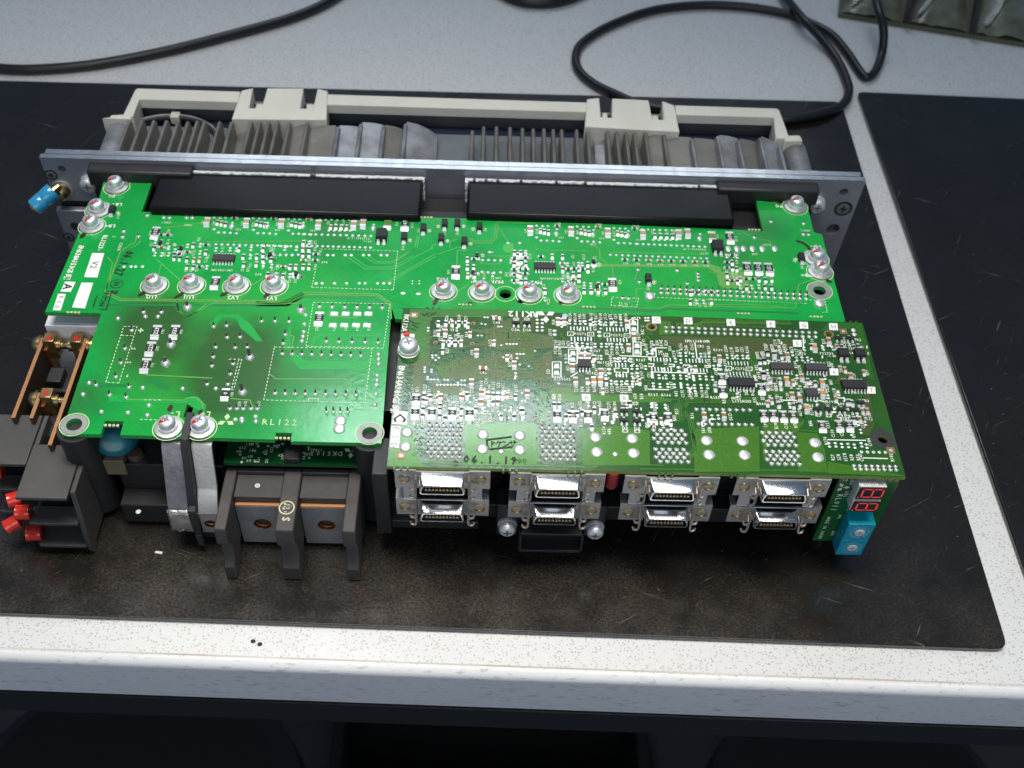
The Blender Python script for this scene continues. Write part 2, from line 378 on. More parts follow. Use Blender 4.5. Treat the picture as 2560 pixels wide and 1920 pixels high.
cable([('s',1190,-60),('s',1270,-8),('s',1340,8),('s',1420,-2),('s',1500,-40)], 3.2, ZB + 3.2, 'short_cable', 'dark cable bend just showing at the far edge of the bench')

# ---- tray of clear bags at the far right
bagm = mat('clear_film', (.20,.20,.13), .2, 0, coat=.4, bump=(120,.8), vary=(60,.8,(.07,.07,.04)))
bagd = mat('olive_card', (.13,.13,.075), .5, 0, vary=(40,.6,(.07,.07,.04)))
black_tape = mat('black_divider', (.015,.015,.016), .5)
t0, t1 = vz('d8', 1405, 75, ZB), vz('d8', 2212, 205, ZB)
tx = (t1 - t0).normalized(); ty = Vector((-tx.y, tx.x, 0))
tray = empty('parts_tray', (t0.x, t0.y, ZB)); tag(tray, 'olive tray of clear film packets on the bench, split by black dividers', 'tray')
def tp(u, v_, z): return (tx*u + ty*v_ + Vector((0, 0, z)))[:]
tb = MB(); tb.hexa([tp(u, v_, z) for z in (0.2, 3) for u, v_ in ((0,0),(170,0),(170,150),(0,150))]); tb.build('tray_base', bagd, tray)
for k in range(3):
    u0 = 2 + k*42; pk = MB(); n = 9; grid = []
    rnd = random.Random(k)
    for j in range(n):
        for i in range(n):
            bul = 10*math.sin(math.pi*i/(n-1))*math.sin(math.pi*(j+.5)/n) + rnd.uniform(-1.4, 1.4)*(0 < i < n-1)
            grid.append(tp(u0 + 38*i/(n-1), 1 + 120*j/(n-1), 3.2 + max(.2, bul)))
    pk.add(grid, [(j*n+i, j*n+i+1, (j+1)*n+i+1, (j+1)*n+i) for j in range(n-1) for i in range(n-1)])
    pko = pk.build('film_packet', bagm, None, (t0.x, t0.y, ZB))
    tag(pko, ('clear film packet in the olive tray, under the black cable', 'clear film packet between the two black dividers of the olive tray', 'clear film packet in the olive tray past the second black divider')[k], 'packet', 'film packets in the olive tray')
    if k: MB().hexa([tp(u, v_, z) for z in (3.1, 14) for u, v_ in ((u0-3,0),(u0-1.2,0),(u0-1.2+14,150),(u0-3+14,150))]).build('divider', black_tape, tray)
    d = MB(); rn = random.Random(k+5)
    d.tube([tp(u0+6+i*4, 8+i*9, 3.4+9.5*math.sin(math.pi*(i+1)/9)+.8) for i in range(8)], .9, 6); d.build('film_seam', mat('seam_%d' % k, (.55,.60,.55), .2, coat=.5), pko)

# ---- things in the dark under the bench
def seat(px, py, z, rx, ry, label):
    c0 = uz(px, py, z); e = empty('stool', (c0.x, c0.y, -750)); tag(e, label, 'stool', 'padded stools pushed under the bench')
    h = z + 750
    MB().lathe([(rx*.55, h-70), (rx*.96, h-62), (rx, h-40), (rx*.97, h-14), (rx*.85, h-2), (rx*.4, h+1), (2, h+1)], 40, ry=ry/rx).build('seat', mat('black_upholstery', (.02,.02,.02), .55, bump=(300,.5)), e)
    MB().lathe([(28, 40), (28, h-70)], 16).build('column', darkm, e)
    for k in range(5):
        a = 2*math.pi*k/5 + .3
        MB().tube([(20*math.cos(a), 20*math.sin(a), 60), (150*math.cos(a), 150*math.sin(a), 55), (270*math.cos(a), 270*math.sin(a), 34)], [20,16,12], 8).build('leg', darkm, e)
        MB().lathe([(16, 0.5), (24, 8), (24, 28), (10, 36)], 14, c=(265*math.cos(a), 265*math.sin(a), 0)).build('castor', blackp, e)
seat(310, 2010, -290, 108, 100, 'black padded stool under the bench below the terminal block')
seat(2170, 2030, -290, 98, 95, 'black padded stool under the bench below the blue rotary switches')
gbx = mat('grey_box', (.085,.085,.085), .5, vary=(30,.5,(.06,.06,.06)))
for px, lab in ((745, 'dull grey box on the floor right of the stool below the terminal block'), (1745, 'dull grey box on the floor left of the stool below the rotary switches')):
    q = uz(px, 1900, -470); cb = MB(); cb.box(q.x-38, q.x+38, q.y-70, q.y+70, -749.5, -470)
    tag(cb.build('storage_box', gbx, bevel=6), lab, 'box')
q = uz(1225, 1990, -430); bn = empty('waste_bin', (q.x, q.y, -749.5)); tag(bn, 'black open bin standing on the floor between the two grey boxes', 'bin')
def rr(sx, sy, z): return [(x, y, z) for x, y in rounded([(-sx, -sy), (sx, -sy), (sx, sy), (-sx, sy)], 22)]
MB().loft([rr(90, 62, 0), rr(112, 80, 300), rr(116, 84, 304), rr(116, 84, 320), rr(110, 78, 320), rr(86, 58, 8)]).build('bin_body', mat('bin_black', (.010,.010,.011), .5), bn)
MB().loft([rr(118, 86, 312), rr(120, 88, 316), rr(118, 86, 323), rr(111, 79, 321)], 0, False, False).build('bin_rim', blackp, bn)

# ================================================================ THE DRIVE
drive = empty('servo_drive'); tag(drive, 'opened servo drive with bare green boards and grey heat sink on a black mat', 'servo drive')
Z1, Z2 = 52.0, 60.0                              # top faces of the wide power board and of the control board
# ---- mounting flange: two plates with a groove between, slots and holes at both ends
def flat_solid(name, outline, holes, cuts, t, mats, parent, rnd=0):
    """filled 2-D outline with holes, extruded; returns a mesh in the xy plane, thickness t below z=0"""
    cu = bpy.data.curves.new(name, 'CURVE'); cu.dimensions = '2D'; cu.fill_mode = 'BOTH'; cu.extrude = t*S/2
    def spl(pts):
        s = cu.splines.new('POLY'); s.points.add(len(pts)-1)
        for p, q in zip(s.points, pts): p.co = (q[0]*S, q[1]*S, 0, 1)
        s.use_cyclic_u = True
    spl(outline)
    for hx, hy, hr, *k in holes: spl([(hx + hr*math.cos(2*math.pi*i/24), hy + (k[0] if k else 1)*hr*math.sin(2*math.pi*i/24)) for i in range(24)])
    for c in cuts: spl(c)
    ob = bpy.data.objects.new(name, cu); sc.collection.objects.link(ob)
    me = bpy.data.meshes.new_from_object(ob.evaluated_get(bpy.context.evaluated_depsgraph_get()))
    bpy.data.objects.remove(ob); bpy.data.curves.remove(cu); me.name = name
    for v_ in me.vertices: v_.co.z -= t*S/2
    me.materials.clear()
    for m in mats: me.materials.append(m)
    for p in me.polygons: p.material_index = 0 if abs(p.normal.z) > .5 else min(1, len(mats)-1); p.use_smooth = False
    return me
# flange outline in x, z (flipped to stand up); left end has a slot cut into its edge
fo = [(-190,60),(190,60),(190,1),(-190,1),(-190,22.5),(-172,22.5),(-172,31.5),(-189,31.5)]
fo = [(-190,60),(190,60),(188,1),(-187.5,1),(-189,27),(-172,27),(-170,31),(-172,35),(-189.3,35)]
def fpt(c, x, y): q = vy(c, x, y, 0); return q.x, q.z
h_r1 = fpt('g1', 880, 520); h_r3 = fpt('g1', 740, 1000); h_l1 = fpt('g2', 412, 360); h_l2 = fpt('g2', 560, 985)
fl_holes = [(h_r1[0], h_r1[1], 2.1), (h_r3[0], h_r3[1], 3.2), (h_l1[0], h_l1[1], 1.9), (h_l2[0], h_l2[1], 2.4)]
notch_l = [(-168.5,41),(-120,41),(-120,53),(-168.5,53)]; notch_r = [(120,38.5),(168.5,38.5),(168.5,53),(120,53)]
RX = (math.radians(90), 0, 0)
fp = put(flat_solid('flange_plate', fo, fl_holes, [notch_l, notch_r], 2.7, [alu, edge], drive), 'flange_plate', drive, (0, 0, 0), rot=RX, bevel=.7, segs=4)
bpz = put(flat_solid('flange_back_plate', [(-189,59.6),(189,59.6),(188,1.4),(-187,1.4)], [], [notch_l, notch_r], 3.2, [alu, edge], drive), 'flange_back_plate', drive, (0, 3.6, 0), rot=RX, bevel=.6, segs=4)
MB().box(-188.6, 188.6, 2.72, 3.58, 2, 58.2).build('flange_gasket', darkm, drive)

# ---- screws
def cross(mb, z, r, mi, w_=.55):
    mb.box(-r, r, -w_, w_, z-.6, z, mi); mb.box(-w_, w_, -r, r, z-.6, z+.01, mi)
def screw_mesh(name, washer=5.2, spring=3.6, head=3.15, hh=3.1, mark=True, m_=zinc):
    mb = MB()
    if washer: mb.lathe([(washer*.3, 0.02), (washer, 0.02), (washer, .75), (washer*.93, .85), (washer*.3, .85)], 28, 3)
    z = .85 if washer else 0
    mb.lathe([(spring*.5, z), (spring, z), (spring, z+.95), (spring*.5, z+.95)], 24, 0); z += 1.0
    mb.lathe([(spring*.5, z), (spring*.97, z), (spring*.97, z+.3), (head*.8, z+.35)], 24, 0); z += .3
    mb.lathe([(head*.8, z), (head, z+.25), (head, z+hh*.55), (head*.93, z+hh*.78), (head*.75, z+hh*.93), (head*.45, z+hh), (.05, z+hh+.02)], 26, 0)
    cross(mb, z+hh+.05, head*.46, 1, .42)
    if mark:
        mb.T = Matrix.Translation((-1.0, -head*.55, z+hh*.80)) @ Matrix.Rotation(.8, 4, 'X'); mb.lathe([(.05,-.5),(.9,-.4),(1.1,.1),(.8,.42),(.05,.5)], 9, 2, ry=1.3); mb.T = None
    return mb.mesh(name, [m_, slotm, redp, tin])
scr = screw_mesh('screw_marked'); scr_plain = screw_mesh('screw_plain', mark=False)
def yscrew(px, py, r=3.7, washer=0, m_=zinc, name='screw', y=0, spring=None, hh=3.0):
    q = uy(px, py, y)
    me = screw_mesh('face_screw', washer, spring or r*1.08, r, hh, False, m_)
    return put(me, name, drive, (q.x, y, q.z), rot=(math.radians(90), 0, 0))
yscrew(*vp('g2', 715, 500)); yscrew(*vp('g1', 525, 655))
def csk(px, py, r, y=0):     # countersunk screws set into the flange
    q = uy(px, py, y); mb = MB()
    mb.lathe([(r, .02), (r, .12), (r*.86, .14), (r*.82, .05), (.1, .05)], 24, 0); mb.lathe([(r*.7, .06), (r*.7, .2), (.1, .22)], 20, 2); cross(mb, .34, r*.42, 1, .45)
    put(mb.mesh('countersunk_screw', [darkm, icb, cast]), 'countersunk_screw', drive, (q.x, y, q.z), rot=RX)
csk(*vp('g1', 870, 735), 4.4); csk(*vp('g2', 295, 425), 3.0); csk(*vp('g2', 490, 1105), 2.7, -3.5)
b0, b1 = vy('g2', 345, 815, -3.5), vy('g2', 600, 815, -3.5)
MB().box(b0.x, b1.x+4, -3.45, -.02, 1, b0.z+.3).build('flange_boss', alu, drive, bevel=.6)
q = vy('g2', 560, 985, -3.5); MB().lathe([(2.3,.0),(2.3,.06),(.1,.07)], 18).build('tapped_hole', darkm, drive, (q.x, -3.5, q.z)).rotation_euler = RX
# earth screw with blue sleeved lug
q = vy('g2', 420, 580, 0)
me = screw_mesh('earth_screw', 5.0, 4.0, 3.5, 3.6, False, yzinc); put(me, 'earth_screw', drive, (q.x, 0, q.z), rot=RX)
k0, k1 = vy('g2', 330, 590, -6.5), vy('g2', 105, 790, -14)
lug = MB(); dv = (k1 - k0)
lug.tube([k0 - dv*.25, k0, k0 + dv*.2], [1.6, 2.2, 2.6], 10, 1); lug.tube([k0 + dv*.02, k0 + dv*.06, k0 + dv*.5, k0 + dv*.53, k0 + dv*.56, k0 + dv*.93, k0 + dv*.97], [3.8, 4.1, 4.1, 3.85, 4.1, 4.0, 3.8], 18, 0)
lug.tube([k0 + dv*.8, k0 + dv*.98, k0 + dv*1.05], [2.7, 2.5, 1.8], 12, 2); lug.build('sleeved_lug', [blues, yzinc, mat('bare_wire', (.55,.40,.12), .45, .6)], drive)
# ---- black blocks behind the board tabs, seen in the flange cut-outs
for x0, x1 in ((-168, -120.5), (120.5, 168)):
    MB().box(x0, x1, -6.5, 2.5, 49.5, 58).build('cutout_block', blackp, drive, bevel=1.0)
    MB().box(x0, x1, -3, 2.5, 20, 49).build('cutout_block', blackp, drive)

# ---- power modules with white thermal paste at the back
def pmodule(c, fl_, fr_, br_, bl_, z=56.0):
    P = [vz(c[i], *p, z) for i, p in enumerate((fl_, fr_, br_, bl_))]
    yb = -1.2; yf = (P[0].y + P[1].y)/2
    xl, xr = (P[0].x + P[3].x)/2, (P[1].x + P[2].x)/2
    e = MB().box(xl, xr, yf, yb-1.5, 16, z).build('power_module', module, drive, bevel=1.2)
    lip = MB().box(xl+1.2, xr-1.2, yf-2.5, yf+.2, 16, z-7); lip.build('module_foot', blackp, e)
    rn = random.Random(int(xl)); pw = MB(); n = 90
    for k in range(n):
        xa, xb = xl - .4 + (xr-xl+.8)*k/n, xl - .4 + (xr-xl+.8)*(k+1)/n
        if rn.random() < .04: continue
        pw.box(xa, xb, yb-1.5-rn.random()*1.0, yb-.5, z-3, z+.12+rn.random()*.3)
    for k in range(26):
        za, zb = z-30+k*1.15, z-30+(k+1)*1.15
        pw.box(xl-.8-rn.random()*.5, xl+.1, yb-2.8-rn.random()*.9, yb+.3, za, zb)
    for k in range(22):
        za = z-28+k*1.25
        if rn.random() < .5: pw.box(xr-.1, xr+.25+rn.random()*.3, yb-2.4-rn.random()*.9, yb+.3, za, za+1.2)
    pw.build('thermal_paste', paste, e)
    MB().box(xl-1, xr+1, yb-.3, -.1, 12, z-.6).build('heat_spreader', cast, e)
pmodule(('c1','c1','c1','c1'), (755,690), (2125,715), (2120,505), (800,480))
pmodule(('c2','c2','c2','c2'), (205,640), (1505,690), (1480,505), (215,460))

# ---- heat sink: fins standing behind the flange
ZF = 55.0
hs = MB().box(-172, 172, 6.7, 12, 6, 53).build('heat_sink_base', cast, drive)
def fin(c, x, y, th=2.0, m_=cast, z=ZF, bottom=14):
    q = vz(c, x, y, z); mb = MB(); y1 = q.y; h = th/2
    sec = [(-h*1.25, bottom), (h*1.25, bottom), (h, z-1.2), (h*.6, z-.3), (0, z), (-h*.6, z-.3), (-h, z-1.2)]
    mb.loft([[(q.x + sx, 10.0, sz) for sx, sz in sec], [(q.x + sx, y1-1.5, sz) for sx, sz in sec], [(q.x + sx*.9, y1, sz - (1.4 if sz > bottom else 0)) for sx, sz in sec]])
    mb.build('fin', m_, hs); return q
xsL = [650,715,775,838,895,945,992,1028,1105,1165,1262,1305,1350,1395,1455,1545]; ysL = [235,232,232,232,238,238,235,238,238,240,240,240,240,240,245,245]
for x, y in zip(xsL, ysL): fin('c1', x, y)
for x, y in ((1700,265),(1815,250),(1930,260),(2040,250)): fin('c1', x, y, 2.2, castb)
xsR = [235,290,352,418,478,530,582,627,668,740,795,890,935,980,1022,1075,1165]; ysR = [235,215,215,218,222,225,225,228,230,230,238,238,240,242,245,245,255]
for x, y in zip(xsR, ysR): fin('c2', x, y)
for x, y in ((1300,275),(1425,262),(1525,280),(1630,270),(1725,310)): fin('c2', x, y, 2.2, castb)
# the sloping webs between the wide-set fins
def web(c, pts, m_=cast, dz=0):
    P = [vz(c, x, y, z + dz) for x, y, z in pts]; n = len(P); mb = MB()
    front = [(p.x, 10.0, p.z - 4) for p in P]; rear = [tuple(p) for p in P]
    mb.add(front + rear + [(p[0], p[1], 14) for p in rear], [(i, i+1, n+i+1, n+i) for i in range(n-1)] + [(n+i, n+i+1, 2*n+i+1, 2*n+i) for i in range(n-1)])
    mb.build('fin_web', m_, hs)
web('c1', [(1548,285,50),(1620,270,51),(1690,268,52)]); web('c1', [(1708,268,53),(1760,270,52),(1808,275,51)], castb); web('c1', [(1822,252,54),(1880,256,53),(1925,266,52)], castb)
web('c1', [(1936,266,53),(1990,275,51),(2030,290,49)]); web('c1', [(2046,250,54.5),(2100,262,53),(2150,285,51),(2200,318,48)], castb)
web('c1', [(1465,275,50),(1500,258,51),(1540,250,52)]); web('c1', [(1200,290,46),(1230,275,47),(1258,272,48)])
web('c2', [(1085,275,51),(1120,262,52),(1160,260,52)]); web('c2', [(1172,300,50),(1230,275,51),(1295,278,52)]); web('c2', [(1308,280,53),(1360,284,52),(1420,292,51)])
web('c2', [(1432,266,54),(1480,272,53),(1520,284,52)], castb); web('c2', [(1532,284,53),(1580,292,51),(1625,305,49)]); web('c2', [(1636,272,54),(1680,290,53),(1722,315,51)], castb)
web('c2', [(825,285,47),(850,272,48),(885,270,48)], castb)
# floor of the sink between the fins
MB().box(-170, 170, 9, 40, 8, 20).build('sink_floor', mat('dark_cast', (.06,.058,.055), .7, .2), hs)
# round corner posts
for c, (x, y) in (('c1', (600,238)), ('c2', (1800,285))):
    q = vz(c, x, y, 51); pr = []
    for yy in (8, q.y-2, q.y):
        r = 6.2 if yy < q.y else 5.0
        pr.append([(q.x + r*math.cos(a), yy, 45 + r*1.0*math.sin(a)) for a in [2*math.pi*k/20 for k in range(20)]])
    MB().loft(pr).build('corner_post', castb, hs)
    MB().box(q.x-5.5, q.x+5.5, 9, q.y-.5, 6, 45).build('post_wall', cast, hs)

# ---- beige fan frame behind the heat sink
ZR = 54.0
fr = empty('fan_frame', (0, 0, 0), drive)
def F(c, x, y): q = vz(c, x, y, ZR); return (q.x, q.y)
o_l, o_r = F('c1', 682, 80), F('c2', 1722, 137); yb0, yb1 = o_l[1], o_r[1]
i_l, i_r = F('c1', 690, 135), F('c2', 1697, 180)
def rail_y(x, back): a0, a1 = (o_l, o_r) if back else (i_l, i_r); return a0[1] + (a1[1]-a0[1])*(x-a0[0])/(a1[0]-a0[0])
k1, k2 = F('e7', 525, 110)[0]-.3, F('e7', 1445, 115)[0]+.2; k3, k4 = F('c2', 790, 92)[0]-.3, F('c2', 1215, 122)[0]+.2
for xa, xb in ((o_l[0]+.5, k1), (k2, k3), (k4, o_r[0]-.5)):
    MB().prism([(xa, rail_y(xa,1)), (xb, rail_y(xb,1)), (xb, rail_y(xb,0)), (xa, rail_y(xa,0))], 48.5, ZR).build('frame_rail', beige, fr, bevel=.5)
lf = F('c1', 640, 222); rf = F('c2', 1745, 280)
lf0 = F('c1', 580, 222)
MB().prism([o_l, F('c1',700,135), (lf[0]+2.5, lf[1]), (lf[0]-2.5, lf[1])], 22, ZR-.15).build('frame_side', beige, fr, bevel=.5)
MB().prism([F('c2',1697,182), o_r, (rf[0]+3.0, rf[1]), (rf[0]-4, rf[1])], 22, ZR-.15).build('frame_side', beige, fr, bevel=.5)
MB().prism([F('c1',548,224), F('c1',560,212), F('c1',640,208), (lf[0]+2.4, lf[1]-1.5), (lf[0]-12, lf[1]-1.5)], 20, ZR-.4).build('frame_foot', beige, fr, bevel=.8)
MB().prism([F('c2',1752,290), F('c2',1748,264), F('c2',1825,262), F('c2',1840,290)], 20, ZR-.4).build('frame_foot', beige, fr, bevel=.8)
MB().prism([(i_l[0]-3, i_l[1]-6.5), (i_r[0]+3, i_r[1]-6.5), (i_r[0]+6, 12.3), (i_l[0]-6, 12.3)], 16, 43).build('duct_floor', duct, fr, bevel=.4)
MB().prism([(i_l[0]-3, i_l[1]+4), (i_r[0]+3, i_r[1]+4), (i_r[0]+3, i_r[1]-6.4), (i_l[0]-3, i_l[1]-6.4)], 16, 39.5).build('shade_groove', mat('navy_shade', (.020,.026,.055), .5), fr)  # shadow below the rail, put in as a navy-coloured strip
MB().prism([(o_l[0]+1, o_l[1]-.3), (o_r[0]-1, o_r[1]-.3), (o_r[0]-1, o_r[1]-2.3), (o_l[0]+1, o_l[1]-2.3)], 10, 48.4).build('duct_wall', duct, fr)
# clips with two slots each
def clip(c, tl, tr, br, bl, sl):
    def G(x, y, z=ZR+.5): q = vz(c, x, y, z); return (q.x, q.y)
    out = [G(*tl), G(*sl[0][0]), G(*sl[0][1]), G(*sl[0][2]), G(*sl[0][3]), G(*sl[1][0]), G(*sl[1][1]), G(*sl[1][2]), G(*sl[1][3]), G(*tr), G(*br), G(*bl)]
    cl = MB().prism(out, ZR-12, ZR+.5).build('frame_clip', beige, fr, bevel=.5)
    for s_ in sl:
        x = (s_[1][0] + s_[2][0])/2; a0, a1 = G(x, s_[1][1]), G((s_[0][0]+s_[3][0])/2, s_[0][1]*.4 + s_[1][1]*.6)
        MB().box(min(a0[0],a1[0])-1.3, max(a0[0],a1[0])+1.3, a0[1]-.5, a1[1]+2.0, ZR-9, ZR-3.0).build('clip_prong', beige, fr, bevel=.6)
        b0 = G(*s_[0]); b1 = G(*s_[3]); MB().box(b0[0]-1, b1[0]+1, a0[1]-.2, max(b0[1], b1[1]) + .5, ZR-15.5, ZR-14.5).build('clip_floor', blackp, fr)
clip('e7', (525,110), (1445,115), (1430,420), (420,412), [((650,82),(605,296),(738,298),(800,84)), ((1188,88),(1150,300),(1285,303),(1335,90))])
clip('c2', (790,92), (1215,122), (1240,250), (780,225), [((850,85),(858,178),(912,182),(912,88)), ((1090,97),(1108,190),(1163,192),(1155,100))])
# fan ring glimpsed through the opening, with its small clip
q0 = vz('c1', 875, 232, 44); ring = [(q0.x + 25*math.cos(a), q0.y - 20 + 22*math.sin(a), 44.2) for a in [math.pi*k/18 for k in range(19)]]
MB().tube(ring, 1.0, 8).build('fan_ring', castb, fr); MB().tube([(x*1.0, y-1.8, z) for x, y, z in ring], 1.2, 8).build('fan_ring', blackp, fr)
q = vz('c1', 882, 212, 46); MB().box(q.x-2.2, q.x+2.2, q.y-3, q.y+2, 42, 46.5).build('ring_clip', beige, fr, bevel=.4)

# ---- chassis under the boards
MB().box(-118, 163, -136, -2, 4, 44).build('chassis', blackp, drive)
MB().box(-166, -118, -70, -2, 4, 40).build('chassis', blackp, drive)
MB().box(-24, 158, -160, -136, 13, 22).build('chassis_front', blackp, drive, bevel=.6)
MB().box(-24, 158, -150, -136, 22, 50).build('connector_wall', blackp, drive)
MB().box(-26, -20, -167, -136, 11, 50).build('chassis_rib', blackp, drive, bevel=.5)
MB().box(-128, -84, -158, -136, 2, 14).build('chassis_front', blackp, drive, bevel=.6)
MB().box(-128, -86, -150, -137, 14, 30).build('chassis_front', blackp, drive, bevel=.6)
MB().box(-24, 14, -165, -160, 12, 17).build('front_lip', blackp, drive, bevel=.6)
for x, y, r in ((-60,-60,9),): MB().lathe([(r, 44), (r, 50)], 20, c=(x,y,0)).build('standoff', blackp, drive)
for c, x, y, z, dz in (('c6',210,790,Z1,7),('c6',2025,845,Z1,7)):
    q = vz(c, x, y, z); MB().lathe([(7.2, 4), (7.0, Z1-2.05)], 22, c=(q.x, q.y, 0)).build('standoff', blackp, drive)
q = vz('c8', 1920, 1005, Z2); MB().lathe([(5, 4), (5, Z2-1.65), (2.2, Z2-1.7), (2.0, Z2-8)], 20, c=(q.x, q.y, 0)).build('standoff', blackp, drive)
q = vz('c7', 195, 370, Z2); MB().lathe([(5, 4), (5, Z2-1.65)], 20, c=(q.x, q.y, 0)).build('standoff', blackp, drive)
# white sheet bracket at the left
a0 = vz('d1', 300, 50, 44); a1 = vz('d1', 660, 45, 44)
br = MB(); br.box(a0.x, a1.x+14, a0.y-2, a0.y+18, 42.8, 44); br.box(a0.x, a1.x+14, a0.y-3.2, a0.y-2, 10, 44); br.build('sheet_bracket', whitem, drive, bevel=.5)
# ================================================================ BOARDS
def B1(c, x, y): q = vz(c, x, y, Z1); return (q.x, q.y)
def B2(c, x, y): q = vz(c, x, y, Z2); return (q.x, q.y)
def notch(p, w_, d, sgn=1):          # small rectangular bite in an edge that runs along x
    return [(p[0]-w_, p[1]), (p[0]-w_, p[1]+d*sgn), (p[0]+w_, p[1]+d*sgn), (p[0]+w_, p[1])]
cL = B1('c6', 130, 845); cR = B1('c6', 2097, 905)
nL0, nL1 = B1('c6', 372, 855), B1('c6', 490, 860); nR0, nR1 = B1('c6', 1440, 890), B1('c6', 1540, 893)
edgeL = B1('c6', 365, 150)
out1 = [B1('g2',860,520), B1('g2',880,470), B1('c3',1015,33), B1('c3',930,283), B1('c4',1300,135), B1('c5',0,120), B1('c5',1640,190), B1('c5',1598,4), B1('g1',400,680), B1('g1',490,1040),
        B1('g1',595,1068), B1('c5',2145,742), (B1('c5',2145,742)[0]+1.0, B1('c5',2145,742)[1]-7), (B1('c6',2160,70)[0]+2, B1('c5',2145,742)[1]-5.5), B1('c6',2160,70),
        cR, (nR1[0], cR[1]), (nR1[0], cR[1]+4), (nR0[0], cR[1]+4), (nR0[0], (cL[1]+cR[1])/2),
        (nL1[0], cL[1]), (nL1[0], cL[1]+6.5), (nL0[0], cL[1]+6.5), (nL0[0], cL[1]), cL, B1('c6', 375, 110), B1('c3',600,1085), B1('c3',165,1075),
        B1('g2',610,1035), B1('g2',700,730), B1('g2',820,690)]
slot = [B1('c6',905,665), B1('c6',948,665), B1('c6',925,745), B1('c6',880,745)]
holes1 = [(*B1('c6',210,790), 2.9), (*B1('c6',2025,843), 2.9), (*B1('c4',1970,742), 2.6), (*B1('c5',1988,557), 2.7)]
st1 = [(*B1('c6',700,260), 16, 1.1), (*B1('c6',1300,330), 15, 1.2), (*B1('c6',700,440), 14, .5), (*B1('c6',1100,480), 14, 1.1), (*B1('c6',1250,560), 12, 1.0), (*B1('c6',1120,700), 14, .6), (*B1('c6',700,120), 14, .9),
       (*B1('c6',1150,250), 10, .9), (*B1('c6',300,600), 8, .5), (*B1('c5',1650,180), 9, .6), (*B1('c4',600,250), 12, .5), (*B1('c5',1480,330), 10, .5), (*B1('c6',1700,500), 13, .6), (*B1('c6',200,700), 9, .4)]
pcb1 = pcb_mat('power_board_mask', (.008,.370,.062), (.005,.235,.046), (.036,.095,.028), st1, 32, .35)
main = put(flat_solid('power_board', out1, holes1, [slot], 2.0, [pcb1, fr4], drive), 'power_board', drive)
for v_ in main.data.vertices: v_.co.z += Z1*S
# control board
fLr, fRr, bRr, bLr = B2('c7',22,1283), B2('c8',2100,1305), B2('c8',1757,83), B2('c7',150,30)
holes2 = [(*B2('c8',1920,1005), 2.0), (*B2('c8',90,118), 1.5), (*B2('c8',1490,176), 1.3), (*B2('c7',195,370), 1.6)]
def ragged(p, q, spots):             # snapped-off tab stubs along an edge
    p, q = Vector(p), Vector(q); d = (q-p); L = d.length; d.normalize(); nrm = Vector((d.y, -d.x)); o = [tuple(p)]
    for s0 in spots:
        for k in range(6):
            a = s0*L + k*1.2
            if k % 2 == 0: o += [tuple(p + d*a), tuple(p + d*a + nrm*.9), tuple(p + d*(a+.8) + nrm*.9), tuple(p + d*(a+.8))]
    return o
out2 = ragged(fLr, fRr, (.012, .22, .345, .52, .66, .955)) + [fRr] + ragged(bRr, bLr, (.01, .55, .92)) [0:] + [bLr]
pcb2 = pcb_mat('control_board_mask', (.020,.098,.018), (.011,.064,.016), (.05,.06,.02), [], 60, .5)
ctrl = put(flat_solid('control_board', out2, holes2, [], 1.6, [pcb2, fr4l], drive), 'control_board', drive)
for v_ in ctrl.data.vertices: v_.co.z += Z2*S
LZ = {'1': Z1, '2': Z2}
# ---- copper under the solder mask: pours and tracks, a hair above the board
def pour_mat(name, c1_, c2_, met=.25, sc_=900):
    m = mat(name, c1_, .3, met, coat=.4, spec=.3, bump=(700,.12)); nt = m.node_tree; b = nt.nodes['Principled BSDF']; tc = nt.nodes.new('ShaderNodeTexCoord')
    nt.links.new(mixc(nt, ramp(nt, noise(nt, tc, sc_, 3, .7), [(.4,(0,0,0,1)),(.6,(1,1,1,1))]), (*c1_,1), (*c2_,1), .8), b.inputs['Base Color']); return m
olive = pour_mat('masked_copper_olive', (.088,.115,.034), (.058,.094,.025))
lgreen = pour_mat('masked_copper_green', (.068,.205,.020), (.050,.160,.016))
trk2 = pour_mat('masked_track', (.085,.240,.040), (.06,.19,.03))
trk1 = pour_mat('masked_track_bright', (.075,.46,.085), (.06,.42,.07), 0)
trk1o = pour_mat('masked_track_olive', (.135,.40,.085), (.12,.33,.06), 0)
lt1 = pour_mat('masked_copper_bright', (.014,.370,.060), (.010,.330,.05), 0, 300)
dk1 = mat('mask_gap_dark', (.006,.215,.040), .3, 0, coat=.7)
hatch = pour_mat('masked_hatch', (.24,.25,.14), (.12,.15,.06), .3, 2500)
def poly_part(name, polys, z, dz, m, parent):
    mb = MB()
    for p in polys: mb.prism(p, z + dz*.3, z + dz)
    return mb.build(name, m, parent)
def ribbon(mb, pts, w_, z, mi=0):
    P = [Vector(p[:2]) for p in pts]; n = len(P); L, Rr = [], []
    for i in range(n):
        t0 = (P[i]-P[i-1]).normalized() if i else (P[1]-P[0]).normalized(); t1 = (P[i+1]-P[i]).normalized() if i < n-1 else t0
        b = (t0 + t1); b = b.normalized() if b.length > 1e-6 else t0; nn = Vector((-b.y, b.x)); k = w_/2/max(.5, nn.dot(Vector((-t1.y, t1.x))))
        L.append((*(P[i] + nn*k), z)); Rr.append((*(P[i] - nn*k), z))
    mb.add(L + Rr, [(i, n+i, n+i+1, i+1) for i in range(n-1)], mi)
def rb(mb, fn, c, pts, w_, z, mi=0): ribbon(mb, [fn(c, *p) for p in pts], w_, z, mi)
